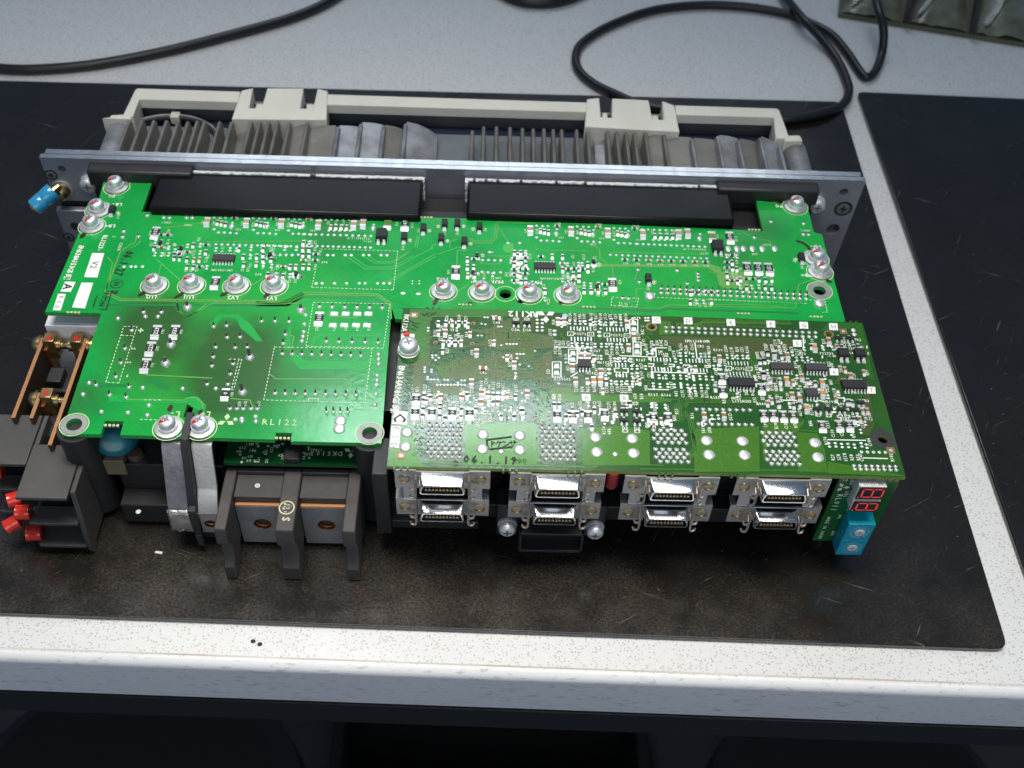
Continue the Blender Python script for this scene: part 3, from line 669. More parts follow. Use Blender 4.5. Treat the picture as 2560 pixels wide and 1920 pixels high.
def bundle(mb, fn, c, pts, n, pitch, w_, z, mi=0):
    P = [Vector(fn(c, *p)) for p in pts]
    for k in range(n):
        off = (k - (n-1)/2)*pitch; Q = []
        for i in range(len(P)):
            t0 = (P[i]-P[i-1]).normalized() if i else (P[1]-P[0]).normalized(); t1 = (P[i+1]-P[i]).normalized() if i < len(P)-1 else t0
            b = (t0+t1).normalized(); nn = Vector((-b.y, b.x)); Q.append(P[i] + nn*(off/max(.6, nn.dot(Vector((-t1.y, t1.x))))))
        ribbon(mb, [tuple(q) for q in Q], w_, z, mi)
# power board tracks
t = MB(); z = Z1 + .06
for pts in ([(640,930),(760,985),(1500,990),(2080,1000),(2212,930)], [(650,915),(770,972),(2070,985),(2200,915)]): rb(t, B1, 'c3', pts, .55, z, 1)
for pts in ([(0,820),(240,812),(370,745),(950,755),(1062,832),(1070,940)], [(0,805),(235,798),(365,730),(960,742),(1075,820)]): rb(t, B1, 'c4', pts, .55, z, 1)
rb(t, B1, 'c3', [(890,470),(880,520),(800,570),(760,600),(640,920)], .6, z, 1); rb(t, B1, 'c3', [(920,510),(900,540),(840,570)], .5, z)
rb(t, B1, 'c3', [(1050,660),(1230,820)], .55, z); rb(t, B1, 'c3', [(1085,700),(1055,800)], .5, z); rb(t, B1, 'c3', [(1100,410),(1200,400),(1400,370)], .4, z, 1)
rb(t, B1, 'c3', [(1440,520),(2180,515),(2212,540)], .45, z, 1); rb(t, B1, 'c3', [(660,640),(700,690),(650,900)], .4, z, 1)
rb(t, B1, 'c3', [(1210,1000),(1215,1060),(1290,1110),(1340,1090),(1440,1010)], .6, z)
rb(t, B1, 'c3', [(1780,880),(1900,800)], .5, z, 1)
for pts in ([(705,440),(862,545),(1090,545),(1255,450),(1400,378)], [(752,440),(880,530),(1080,530),(1240,440)], [(848,443),(935,500),(1080,498),(1255,385),(1272,280)], [(895,443),(950,487),(1075,487),(1275,372),(1290,270)],
            [(1010,660),(1410,430),(1450,425),(1590,375),(1645,380)], [(1050,650),(1420,445)], [(1585,520),(1590,400),(1670,395)], [(1370,390),(1420,345)], [(1530,380),(1535,330),(1590,310)],
            [(1690,300),(1720,340),(1860,340),(1900,300),(1910,190),(1940,180),(2212,185)], [(1705,300),(1730,325),(1850,325),(1885,290),(1893,180),(1930,168),(2212,160)],
            [(1590,725),(1680,665)], [(1760,470),(1780,505),(1920,505),(1945,480)], [(1830,440),(2010,440)]): rb(t, B1, 'c4', pts, .42, z, 0 if pts[0][1] > 300 else 1)
for pts in ([(0,350),(90,355),(105,300),(0,150)], [(560,265),(635,300),(640,360),(715,415),(722,480)], [(240,290),(255,308),(560,312)], [(700,335),(720,320),(1300,335)], [(1320,395),(1350,420),(1380,510),(1410,515)],
            [(860,545),(860,620),(700,660),(1010,665),(1060,645),(1840,665),(1850,600)], [(1340,645),(1540,640),(1790,660)], [(850,490),(870,440)], [(860,545),(950,545)], [(1480,205),(1530,205),(1580,235),(1680,250),(1690,270)],
            [(1940,490),(1860,520),(1850,580)], [(1310,440),(1390,462),(1490,458)]): rb(t, B1, 'c5', pts, .42, z, 1)
for pts in ([(840,30),(850,95),(905,128),(960,100),(1060,45),(1600,45)], [(1780,90),(1780,125),(1940,135),(1960,120)], [(530,635),(880,640),(910,625),(960,625),(1000,660),(1000,690)], [(1410,480),(1450,510),(1870,510),(1910,540),(1900,590)],
            [(1900,715),(1960,675),(2050,680)], [(1530,235),(1560,250),(1540,340)], [(1170,630),(1290,640),(1310,690)]): rb(t, B1, 'c6', pts, .5, z, 1)
# scorched track ends and the thin brown line
rb(t, B1, 'c6', [(650,485),(1060,505)], .55, z, 1)
t.build('tracks', [trk1, trk1o], main)['kind'] = 'stuff'
ph = MB(); z = Z1 + .045
for c, p, m_ in (('c6', [(1590,360),(1620,395),(1980,405),(2050,380),(2070,420),(1980,455),(1600,450),(1540,390),(1540,360)], 0), ('c6', [(1545,150),(1540,330),(1500,330),(1510,240)], 0), ('c6', [(1665,300),(1670,255),(1710,235),(2115,240),(2115,252),(1720,250),(1700,270),(1690,300)], 0),
                ('c6', [(415,605),(540,615),(560,632),(880,645),(930,615),(970,620),(1020,670),(1010,730),(900,660),(860,662),(425,650)], 0), ('c6', [(1040,170),(1100,110),(1220,115),(1300,180),(1370,280),(1330,280),(1230,195),(1210,140),(1120,130),(1075,190)], 0),
                ('c5', [(1350,440),(1540,440),(1560,540),(1400,545),(1370,520)], 1), ('c5', [(560,395),(1320,395),(1380,415),(1385,445),(1340,445),(1300,415),(560,408)], 1),
                ('c4', [(1955,360),(2000,335),(2030,345),(2030,405),(1985,420),(1955,400)], 2), ('c5', [(45,285),(75,262),(108,268),(108,310),(85,325),(45,312)], 2)):
    z += .0012; ph.prism([B1(c, *q) for q in p], z - .02, z, m_)
ph.build('copper_pours', [lt1, trk1o, trk1], main)['kind'] = 'stuff'
dk = MB()
for c, p in (('c6', [(330,540),(540,540),(545,560),(335,560)]), ('c6', [(270,600),(300,630),(390,720),(370,740),(290,670),(250,620)]), ('c6', [(640,505),(720,500),(800,560),(790,580),(720,560)]), ('c3', [(640,1010),(2080,1015),(2200,950),(2200,960),(2090,1030),(640,1025)]),
             ('c4', [(0,832),(245,825),(375,760),(945,770),(1045,840),(1050,845),(940,782),(380,772),(250,838),(0,845)]), ('c5', [(480,670),(1000,690),(1060,675),(1860,700),(1860,690),(1060,662),(1000,676),(480,655)])):
    dk.prism([B1(c, *q) for q in p], Z1 + .02, Z1 + .035)
dk.build('mask_gaps', dk1, main)['kind'] = 'stuff'

# ---- control board copper
pp = MB(); z = Z2 + .03
for c, p, m_ in (
    ('c7', [(230,470),(320,420),(335,120),(375,98),(390,110),(365,140),(360,480),(310,560),(300,720),(235,780)], 0),
    ('c7', [(650,200),(820,200),(1000,110),(1010,190),(1130,225),(1340,255),(1340,350),(900,365),(840,330),(700,335),(560,360),(560,350),(780,300),(830,240),(700,215)], 0),
    ('c7', [(400,500),(590,430),(720,425),(830,440),(930,480),(1000,520),(1180,530),(1180,590),(1000,585),(880,600),(460,590)], 0),
    ('c7', [(380,620),(700,665),(690,710),(430,720),(370,690)], 0), ('c7', [(1180,450),(1330,360),(1330,600),(1190,610)], 0), ('c7', [(900,400),(1190,330),(1190,440),(940,470),(860,440)], 0),
    ('c7', [(1310,650),(1500,670),(1500,720),(2212,715),(2212,780),(1330,770),(1310,700)], 1),
    ('c7', [(640,950),(1190,935),(1210,1270),(640,1275),(640,1060)], 1), ('c7', [(1570,990),(1850,960),(2100,1000),(2100,1275),(1570,1275)], 1), ('c7', [(30,1280),(70,960),(230,955),(270,1230),(330,1285)], 1), ('c7', [(205,40),(1000,42),(980,95),(350,95),(330,420),(240,450),(190,470)], 2),
    ('c8', [(150,190),(1240,215),(1250,265),(980,340),(560,330),(300,290),(230,250)], 0), ('c8', [(160,70),(240,75),(250,180),(150,180)], 1), ('c8', [(285,85),(440,90),(490,70),(1200,85),(1195,98),(500,88),(450,140),(290,130)], 1),
    ('c8', [(0,690),(260,685),(240,710),(0,712)], 1), ('c8', [(430,925),(940,905),(945,1260),(430,1265)], 1), ('c8', [(960,900),(1040,860),(1300,870),(1230,960),(1000,960),(1000,1170),(975,1150)], 1), ('c8', [(1240,950),(1400,960),(1460,1090),(1480,1270),(1250,1260)], 1),
    ('c8', [(1560,500),(1660,470),(1610,560),(1560,560)], 0), ('c8', [(1800,540),(1850,900),(1800,980),(1720,960),(1800,860),(1770,700)], 0), ('c8', [(1500,80),(1750,90),(1800,330),(1850,540),(1800,520),(1700,130),(1420,150)], 2),
    ('c8', [(1480,1180),(2080,1290),(2090,1300),(1480,1275)], 1)):
    z += .0025; pp.prism([B2(c, *q) for q in p], z - .02, z, m_)
pp.build('copper_pours', [olive, lgreen, pour_mat('masked_copper_mid', (.040,.165,.020), (.030,.130,.016)), mat('mask_dark', (.010,.060,.020), .3, coat=.8)], ctrl)['kind'] = 'stuff'
t = MB(); z = Z2 + .115
bundle(t, B2, 'c7', [(1255,690),(1255,930)], 11, 1.0*.32, .17, z)
bundle(t, B2, 'c7', [(1200,960),(1200,1240)], 7, .32, .15, z); bundle(t, B2, 'c7', [(1550,980),(1555,1250)], 6, .34, .15, z)
bundle(t, B2, 'c8', [(325,860),(300,830),(300,750),(380,695),(640,700),(940,700)], 5, .62, .3, z)
bundle(t, B2, 'c8', [(375,1150),(440,1080),(400,850),(340,790)], 4, .62, .28, z)
bundle(t, B2, 'c8', [(380,1180),(440,1110),(420,960),(470,905)], 2, .7, .3, z)
bundle(t, B2, 'c8', [(500,75),(1190,85)], 4, .65, .3, z); bundle(t, B2, 'c8', [(470,130),(520,105),(1100,125),(1120,190),(1240,200)], 2, .7, .28, z)
bundle(t, B2, 'c8', [(860,330),(900,370),(900,560)], 4, .6, .26, z); bundle(t, B2, 'c8', [(920,670),(960,640),(1250,640)], 3, .7, .26, z); bundle(t, B2, 'c8', [(1200,570),(1290,575)], 4, .7, .25, z)
bundle(t, B2, 'c7', [(1050,400),(1190,410)], 3, .6, .22, z); bundle(t, B2, 'c7', [(420,480),(480,560)], 7, .45, .15, z); bundle(t, B2, 'c7', [(1060,225),(1190,290)], 6, .5, .15, z)
for pts in ([(205,1190),(240,1255),(640,1265),(1600,1290),(1680,1285),(1690,1200)], [(640,935),(880,935),(900,945),(1120,940)], [(830,1160),(1030,1160)], [(1730,1185),(1920,1190)], [(1975,1210),(1985,1270),(2212,1275)], [(390,350),(450,355)],
            [(620,960),(630,1080),(600,1110)], [(350,130),(370,100),(950,100)], [(520,200),(700,200)], [(460,380),(560,385)]): rb(t, B2, 'c7', pts, .42, z)
for pts in ([(590,1132),(780,1132)], [(553,1170),(555,1220),(530,1245),(0,1240)], [(830,1170),(835,1220),(870,1250),(1410,1250),(1425,1190)], [(1230,940),(1260,935),(1500,950)], [(1290,850),(1270,890),(1000,870)]): rb(t, B2, 'c8', pts, .42, z)
rnd = random.Random(3)
def wiggles(c, x0, x1, y0, y1, n):
    for _ in range(n):
        x, y = rnd.uniform(x0, x1), rnd.uniform(y0, y1); pts = [(x, y)]
        for _ in range(rnd.randint(1, 3)):
            dx, dy = rnd.choice(((1,0),(0,1),(.7,.7),(.7,-.7),(0,-1))); l = rnd.uniform(18, 60); x += dx*l; y += dy*l; pts.append((x, y))
        rb(t, B2, c, pts, .24, z)
wiggles('c7', 1360, 2150, 140, 680, 120); wiggles('c8', 60, 1300, 300, 700, 150); wiggles('c8', 1250, 1720, 250, 900, 60); wiggles('c7', 380, 1100, 650, 900, 50); wiggles('c7', 400, 1150, 130, 560, 45)
t.build('tracks', trk2, ctrl)['kind'] = 'stuff'
hb = MB(); z = Z2 + .13
for c, p in (('c7', [(1200,600),(1330,580),(1340,640),(1500,650),(1500,715),(1320,700),(1200,650)]), ('c7', [(780,410),(850,370),(930,400),(960,380),(900,440),(880,480),(800,450)]), ('c7', [(880,530),(940,520),(1010,570),(970,600),(960,640),(900,590)]), ('c7', [(1240,260),(1335,265),(1335,340),(1250,330)]),
             ('c7', [(1250,390),(1320,380),(1320,460),(1255,450)]), ('c7', [(1120,930),(1180,880),(1270,930),(1240,970),(1190,940)]), ('c7', [(830,310),(890,290),(870,340),(840,345)])):
    P = [Vector(B2(c, *q)) for q in p]; xs = [q.x for q in P]; ys = [q.y for q in P]
    def inside(x, y):
        r = False; j = len(P)-1
        for i in range(len(P)):
            if (P[i].y > y) != (P[j].y > y) and x < (P[j].x-P[i].x)*(y-P[i].y)/(P[j].y-P[i].y) + P[i].x: r = not r
            j = i
        return r
    st = .38; yy = min(ys)
    while yy < max(ys):
        xx = min(xs)
        while xx < max(xs):
            if inside(xx, yy) and rnd.random() < .8:
                if rnd.random() < .5: hb.box(xx, xx+.36, yy, yy+.16, z-.02, z)
                else: hb.box(xx, xx+.16, yy, yy+.36, z-.02, z)
            xx += st
        yy += st
hb.build('fine_tracks', hatch, ctrl)['kind'] = 'stuff'

# ================================================================ COMPONENTS
CM = {}
def cached(key, fn):
    if key not in CM: CM[key] = fn()
    return CM[key]
TXT = {'1': MB(), '2': MB()}                      # small printed designators, per board
PAD = {'1': MB(), '2': MB()}                      # solder pads
def chip_res(L, W_, H_, code, fillet):
    mb = MB(); e = L*.19
    mb.box(-W_/2*.94, W_/2*.94, -L/2+e*.7, L/2-e*.7, .12, H_, 0)
    for s in (-1, 1):
        mb.box(-W_/2, W_/2, s*(L/2-e) if s > 0 else -L/2, L/2 if s > 0 else -L/2+e, .05, H_+.03, 1)
        a = -L/2 if s < 0 else L/2; f = fillet if s < 0 else fillet*.35
        mb.hexa([(-W_/2*1.02, a, .03), (W_/2*1.02, a, .03), (W_/2*1.0, a+s*f, .03), (-W_/2*1.0, a+s*f, .03), (-W_/2*.97, a, H_*.8), (W_/2*.97, a, H_*.8), (W_/2*.9, a+s*f*.8, .15), (-W_/2*.9, a+s*f*.8, .15)], 1)
    if code: letters(mb, code, 0, 0, H_+.02, W_*.52, 90, 2, .72)
    return mb.mesh('chip_resistor', [icb, solder, silk])
def chip_cap(L, W_, H_, body, fillet):
    mb = MB(); e = L*.24
    mb.box(-W_/2*.96, W_/2*.96, -L/2+e*.7, L/2-e*.7, .1, H_, 0)
    for s in (-1, 1):
        mb.box(-W_/2, W_/2, (L/2-e) if s > 0 else -L/2, L/2 if s > 0 else -L/2+e, .05, H_+.03, 1)
        a = -L/2 if s < 0 else L/2; f = fillet if s < 0 else fillet*.4
        mb.hexa([(-W_/2*1.02, a, .03), (W_/2*1.02, a, .03), (W_/2, a+s*f, .03), (-W_/2, a+s*f, .03), (-W_/2*.97, a, H_*.8), (W_/2*.97, a, H_*.8), (W_/2*.9, a+s*f*.8, .15), (-W_/2*.9, a+s*f*.8, .15)], 1)
    return mb.mesh('ceramic_capacitor', [body, solder])
def soic(n, W_, D, H_, pitch, body, red=False):
    mb = MB(); b = .25
    mb.hexa([(-W_/2, -D/2, .15), (W_/2, -D/2, .15), (W_/2, D/2, .15), (-W_/2, D/2, .15), (-W_/2+.12, -D/2+.2, H_), (W_/2-.12, -D/2+.2, H_), (W_/2-.12, D/2-.35, H_), (-W_/2+.12, D/2-.35, H_)], 0)
    for i in range(n):
        x = (i-(n-1)/2)*pitch
        for s in (-1, 1):
            mb.box(x-.24, x+.24, min(s*D/2, s*(D/2+.45)), max(s*D/2, s*(D/2+.45)), H_*.45, H_*.45+.22, 1)
            mb.box(x-.24, x+.24, min(s*(D/2+.3), s*(D/2+.5)), max(s*(D/2+.3), s*(D/2+.5)), .1, H_*.45+.22, 1)
            mb.box(x-.30, x+.30, min(s*(D/2+.4), s*(D/2+1.6)), max(s*(D/2+.4), s*(D/2+1.6)), .03, .26, 1)
    if red: mb.box(-W_/2-.25, -W_/2+.02, -D/2-.3, -D/2+.7, .05, H_*.75, 2)
    return mb.mesh('integrated_circuit', [body, solder, smear])
def sot(W_=3.0, D=1.7, H_=1.1):
    mb = MB(); mb.hexa([(-W_/2,-D/2,.1),(W_/2,-D/2,.1),(W_/2,D/2,.1),(-W_/2,D/2,.1),(-W_/2+.1,-D/2+.15,H_),(W_/2-.1,-D/2+.15,H_),(W_/2-.1,D/2-.15,H_),(-W_/2+.1,D/2-.15,H_)], 0)
    for x, s in ((-.95,-1),(.95,-1),(0,1)):
        y0 = s*D/2; mb.hexa([(x-.5, min(y0, y0+s*1.3), .03), (x+.5, min(y0, y0+s*1.3), .03), (x+.5, max(y0, y0+s*1.3), .03), (x-.5, max(y0, y0+s*1.3), .03),
                             (x-.22, min(y0, y0+s*.9), .5), (x+.22, min(y0, y0+s*.9), .5), (x+.22, max(y0, y0+s*.9), .5), (x-.22, max(y0, y0+s*.9), .5)], 1)
    return mb.mesh('transistor', [icb, solder])
def diode(W_=2.7, L=4.4, H_=2.2):
    mb = MB(); mb.hexa([(-W_/2,-L/2,.1),(W_/2,-L/2,.1),(W_/2,L/2,.1),(-W_/2,L/2,.1),(-W_/2+.15,-L/2+.25,H_),(W_/2-.15,-L/2+.25,H_),(W_/2-.15,L/2-.25,H_),(-W_/2+.15,L/2-.25,H_)], 0)
    for s in (-1, 1):
        a, b2 = s*L/2, s*(L/2+1.7); mb.hexa([(-.9,min(a,b2),.03),(.9,min(a,b2),.03),(.9,max(a,b2),.03),(-.9,max(a,b2),.03),(-.75,min(a,a+s*.9),.9),(.75,min(a,a+s*.9),.9),(.75,max(a,a+s*.9),.9),(-.75,max(a,a+s*.9),.9)], 1)
    return mb.mesh('diode', [icb, solder])
def opto(W_, D, H_, n=2, red=False):
    mb = MB(); mb.hexa([(-W_/2,-D/2,.3),(W_/2,-D/2,.3),(W_/2,D/2,.3),(-W_/2,D/2,.3),(-W_/2+.2,-D/2+.45,H_),(W_/2-.2,-D/2+.45,H_),(W_/2-.2,D/2-.45,H_),(-W_/2+.2,D/2-.45,H_)], 0)
    for i in range(n):
        x = (i-(n-1)/2)*2.54*W_/5
        for s in (-1, 1):
            y0 = s*D/2; mb.box(x-.55, x+.55, min(y0,y0+s*.5), max(y0,y0+s*.5), .1, H_*.5, 1); mb.box(x-.65, x+.65, min(y0+s*.4,y0+s*2.2), max(y0+s*.4,y0+s*2.2), .03, .45, 1)
    if red: mb.box(-W_/2-.3, -W_/2+.05, -D/2-.3, -D/2+.8, .05, H_*.6, 2)
    return mb.mesh('optocoupler', [icb, solder, smear])
def joint(r, pinh, lean=0):
    mb = MB(); mb.lathe([(r, .02), (r*.97, r*.22), (r*.75, r*.55), (r*.42, r*.78), (.04, r*.85)], 14, 0)
    if pinh: mb.tube([(0,0,r*.3), (lean*.3, .1, pinh*.7), (lean, .25, pinh)], [r*.38, r*.36, r*.3], 8, 1)
    return mb.mesh('solder_joint', [solder, pin])
def dome(r, h=.45):
    mb = MB(); mb.lathe([(r, .02), (r*.98, r*h*.35), (r*.85, r*h*.68), (r*.6, r*h*.9), (r*.3, r*h*.99), (.04, r*h)], 22, 0); return mb.mesh('solder_joint', [solder])
fnB = {'1': B1, '2': B2}; PB = {'1': main, '2': ctrl}
def comp(bd, name, key, fn, c, x, y, rz=0, z=0):
    q = fnB[bd](c, x, y); return put(cached(key, fn), name, PB[bd], (q[0], q[1], LZ[bd]+z), rz=math.radians(rz))
def desig(bd, c, x, y, text=None, ang=90, h=1.35, w_=1.0):
    text = text or random.choice('RRRC') + str(random.randint(11, 199)); q = fnB[bd](c, x, y)
    letters(TXT[bd], text, q[0], q[1], LZ[bd] + .16, h, ang, 0, .80, .014, w_*.84)
def bar(bd, c, pts, w_=.45):
    ribbon(TXT[bd], [fnB[bd](c, *p) for p in pts], w_, LZ[bd] + .15)
def dashed(bd, c, pts, w_=.32, on=1.0, off=.75, closed=True):
    P = [Vector(fnB[bd](c, *p)) for p in pts]
    if closed: P.append(P[0])
    for a_, b2 in zip(P, P[1:]):
        L = (b2-a_).length; d = (b2-a_)/L; s_ = 0
        while s_ < L: ribbon(TXT[bd], [tuple(a_+d*s_), tuple(a_+d*min(L, s_+on))], w_, LZ[bd] + .15); s_ += on + off
def frame(bd, c, x, y, wx, hy, w_=.4):
    pts = [(x-wx/2, y-hy/2), (x+wx/2, y-hy/2), (x+wx/2, y+hy/2), (x-wx/2, y+hy/2), (x-wx/2, y-hy/2)]; bar(bd, c, pts, w_)
def pad(bd, c, x, y, rx=.72, ry=None, h=.3):
    q = fnB[bd](c, x, y); ry = ry or rx; n = 10; z = LZ[bd]
    ring0 = [(q[0]+rx*math.cos(2*math.pi*i/n), q[1]+ry*math.sin(2*math.pi*i/n), z+.02) for i in range(n)]
    ring1 = [(q[0]+.75*rx*math.cos(2*math.pi*i/n), q[1]+.75*ry*math.sin(2*math.pi*i/n), z+h*.75) for i in range(n)]
    ring2 = [(q[0]+.3*rx*math.cos(2*math.pi*i/n), q[1]+.3*ry*math.sin(2*math.pi*i/n), z+h) for i in range(n)]
    PAD[bd].loft([ring0, ring1, ring2])
def pair(bd, c, x, y, gap=1.7, r=.72, rot=0):
    q = fnB[bd](c, x, y)
    for s in (-1, 1):
        dx, dy = (0, s*gap/2) if not rot else (s*gap/2, 0)
        n = 10; z = LZ[bd]; rx, ry = (r*1.1, r*.8) if not rot else (r*.8, r*1.1)
        PAD[bd].loft([[(q[0]+dx+k*rx*math.cos(2*math.pi*i/n), q[1]+dy+k*ry*math.sin(2*math.pi*i/n), z+h) for i in range(n)] for k, h in ((1,.02),(.8,.22),(.3,.32))])
def small(bd, c, x, y, rot=0):      # populated 0603
    k = random.choice((0, 0, 0, 1))
    comp(bd, 'small_chip', ('small', bd, k), lambda: chip_cap(2.5, 1.25, .65, (icg, cbrown)[k], .75), c, x, y, rot)
def cap(bd, c, x, y, rot=0, L=3.0, W_=1.75, H_=1.0, body=cbrown):
    comp(bd, 'ceramic_capacitor', ('cap', L, W_, body.name), lambda: chip_cap(L, W_, H_, body, .9), c, x, y, rot)
def res(bd, c, x, y, code, L=6.6, W_=3.5, H_=.75, rot=0, fil=1.0):
    comp(bd, 'chip_resistor', ('res', L, W_, code), lambda: chip_res(L, W_, H_, code, fil), c, x, y, rot)
NJ = {'1': 0, '2': 0}
def pinj(bd, c, x, y, r=1.0, h=2.6):
    comp(bd, 'solder_joint', ('j', r, h), lambda: joint(r, h, .15), c, x, y)
def printed(bd, name, text, c, x, y, h, ang, m_, adv=.8, bold=.03, wide=1.0, dz=.18):
    q = fnB[bd](c, x, y); mb = MB(); letters(mb, text, 0, 0, .0, h, ang, 0, adv, bold, wide); mb.build(name, m_, PB[bd], (q[0], q[1], LZ[bd]+dz))
def label_box(bd, c, pts, text, h, ang, ti=grey_ink, dz=.17, bold=.01):
    P = [fnB[bd](c, *p) for p in pts]; cx = sum(p[0] for p in P)/len(P); cy = sum(p[1] for p in P)/len(P)
    mb = MB(); mb.prism([(p[0]-cx, p[1]-cy) for p in P], -.02, 0, 0); letters(mb, text, 0, 0, .03, h, ang, 1, .85, bold)
    mb.build('printed_label', [labelw, ti], PB[bd], (cx, cy, LZ[bd]+dz))
# ---- power board: screws
for c, x, y in (('c3',1032,867),('c3',1325,867),('c3',1680,870),('c3',1977,872),('c4',1480,724),('c4',1785,732),('c5',205,582),('c5',440,587),('c5',1965,362),('c5',1990,442),('c5',1838,42),('c3',732,88),('c3',588,272),('c3',537,397),('c6',790,812),('c6',990,812)):
    o = comp('1', 'screw', 'scr', lambda: scr, c, x, y, random.uniform(-25, 25), .02)
    q = B1(c, x, y); rg = MB(); rg.loft([[(r*math.cos(2*math.pi*k/36), r*math.sin(2*math.pi*k/36), 0) for k in range(36)] for r in (5.65, 6.05)], 0, False, False); rg.build('printed_ring', silky, main, (q[0], q[1], Z1 + .05))
for c, x, y, dx, dy in (('c3',935,930,-1,-1),('c3',1225,945,-1.2,-1.2),('c3',1580,935,-1,-.8),('c3',1915,945,-.8,-1),('c3',465,470,-.4,-1.4),('c3',520,330,-.5,-.6),('c4',1420,800,-.6,-1.6),('c4',2090,800,-1,-.5),('c5',160,622,-1,-.6),('c5',405,630,-1,-.7),('c6',800,690,0,1.3),('c6',985,715,0,1.0),('c3',675,155,0,0),('c4',1690,820,-.5,-.5),('c5',2045,500,.5,-.3),('c7',570,1258,.3,-.8)):
    bd = '2' if c == 'c7' else '1'; q = fnB[bd](c, x, y); a_ = Vector((q[0]-dx*1.3, q[1]-dy*1.3, 0)); b2 = Vector((q[0]+dx*1.3, q[1]+dy*1.3, 0))
    sm = MB(); rnd = random.Random(x); n = 14; ring = []
    d = (b2-a_); d = d.normalized() if d.length > .1 else Vector((0,1,0)); nn = Vector((-d.y, d.x, 0)); L = max(1.2, (b2-a_).length/2)
    for k in range(n):
        t_ = 2*math.pi*k/n; ring.append(tuple(d*(L*1.1*math.cos(t_)*rnd.uniform(.85,1.15)) + nn*(1.0*math.sin(t_)*rnd.uniform(.8,1.2))))
    sm.prism([(p[0], p[1]) for p in ring], 0, .05); sm.build('paint_smear', smear, PB[bd], (q[0], q[1], LZ[bd] + .06))
mk = MB(); rb(mk, B1, 'c5', [(1845,250),(1880,262),(1910,280),(1930,308)], 1.3, Z1+.1); mk.build('paint_smear', smear, main)
mk = MB(); rb(mk, B1, 'c5', [(1690,5),(1720,8),(1755,22)], 1.2, Z1+.1); mk.build('paint_smear', smear, main)
# tinned rings round the open holes
for (hx, hy, hr), ro, m_ in zip(holes1, (4.9, 4.9, 4.0, 5.0), (land, land, pcb1, land)):
    rg = MB(); N = 36; rg.loft([[(r*math.cos(2*math.pi*k/N), r*math.sin(2*math.pi*k/N), 0) for k in range(N)] for r in (hr+.05, ro)], 0, False, False); rg.build('hole_land', m_, main, (hx, hy, Z1 + .05))
    rg = MB(); rg.loft([[(r*math.cos(2*math.pi*k/N), r*math.sin(2*math.pi*k/N), 0) for k in range(N)] for r in (ro+.25, ro+.65)], 0, False, False); rg.build('printed_ring', silky, main, (hx, hy, Z1 + .06))
# ---- power board: chips
for c, x, y, code in (('c3',1040,450,'103'),('c3',1512,845,'103'),('c4',1178,195,'147'),('c4',1578,570,'103'),('c5',715,520,'123'),('c5',1435,232,'070'),('c5',1543,420,'151'),('c5',1609,422,'151'),('c5',1675,425,'151'),('c6',715,222,'223'),('c6',828,222,'333'),('c6',680,325,'223'),('c6',650,428,'223'),('c6',1715,140,'103')):
    res('1', c, x, y, code, rot=0)
res('1', 'c6', 1140, 605, '0', 5.0, 3.2)
for c, x, y in (('c3',1450,370),('c3',1760,375),('c3',2035,380),('c4',205,190),('c4',495,200),('c4',773,205),('c4',848,195),('c5',210,190),('c5',460,195),('c5',685,205),('c5',900,215),('c5',1118,215),('c5',1175,210)):
    cap('1', c, x, y, 0, 4.4, 2.6, 1.4, ctan)
for c, x, y in (('c4',1040,190),('c5',1327,225)): cap('1', c, x, y, 0, 6.2, 3.4, .5, cgreen)
for c, x, y, r in (('c3',700,280,0),('c4',1322,235,0),('c4',1490,200,0),('c4',1590,200,0),('c4',1765,225,0),('c4',1463,315,0),('c4',1645,340,0),('c4',1170,305,0),('c5',935,492,0),('c5',1873,362,0)):
    comp('1', 'diode', 'diode', diode, c, x, y, r)
for c, x, y in (('c4',993,295),('c5',1358,300)): comp('1', 'optocoupler', 'opto1', lambda: opto(5.0, 6.2, 3.2), c, x, y)
for c, x, y in (('c3',1580,660),('c5',300,415)): comp('1', 'integrated_circuit', 'soic14m', lambda: soic(7, 9.4, 4.2, 1.6, 1.3, icg), c, x, y)
for c, x, y in (('c3',1078,535),('c3',1240,580),('c3',1940,630),('c3',2150,780),('c4',320,590),('c4',1745,445),('c4',1715,580),('c5',600,385),('c5',622,540)):
    comp('1', 'transistor', 'sots', lambda: sot(1.5, 2.3, 1.2), c, x, y)
for c, x, y in (('c3',1640,400),('c3',1920,400),('c4',85,210),('c4',370,210),('c5',370,210),('c5',595,215),('c5',810,220),('c4',925,225),('c5',1250,240)):
    pad('1', c, x, y, 1.2, 1.5, .9); pad('1', c, x+5, y-30, .7, .7)
star = lambda bd, c, x, y, r=1.1: [bar(bd, c, [(x-14, y-8), (x+14, y+8)], .45), bar(bd, c, [(x-14, y+8), (x+14, y-8)], .45), bar(bd, c, [(x, y-14), (x, y+14)], .45)]
for c, x, y in (('c3',745,295),('c4',1370,245),('c4',1440,210),('c4',1640,210),('c4',1715,232),('c4',1512,325),('c4',1695,348),('c4',1218,320),('c5',970,508),('c5',1838,370),('c3',1140,575),('c3',1190,545),('c3',1975,660),('c4',145,470),('c4',365,610),('c4',1790,440),('c4',1755,585),('c5',632,400),('c5',585,570),('c3',2195,800)): star('1', c, x, y)
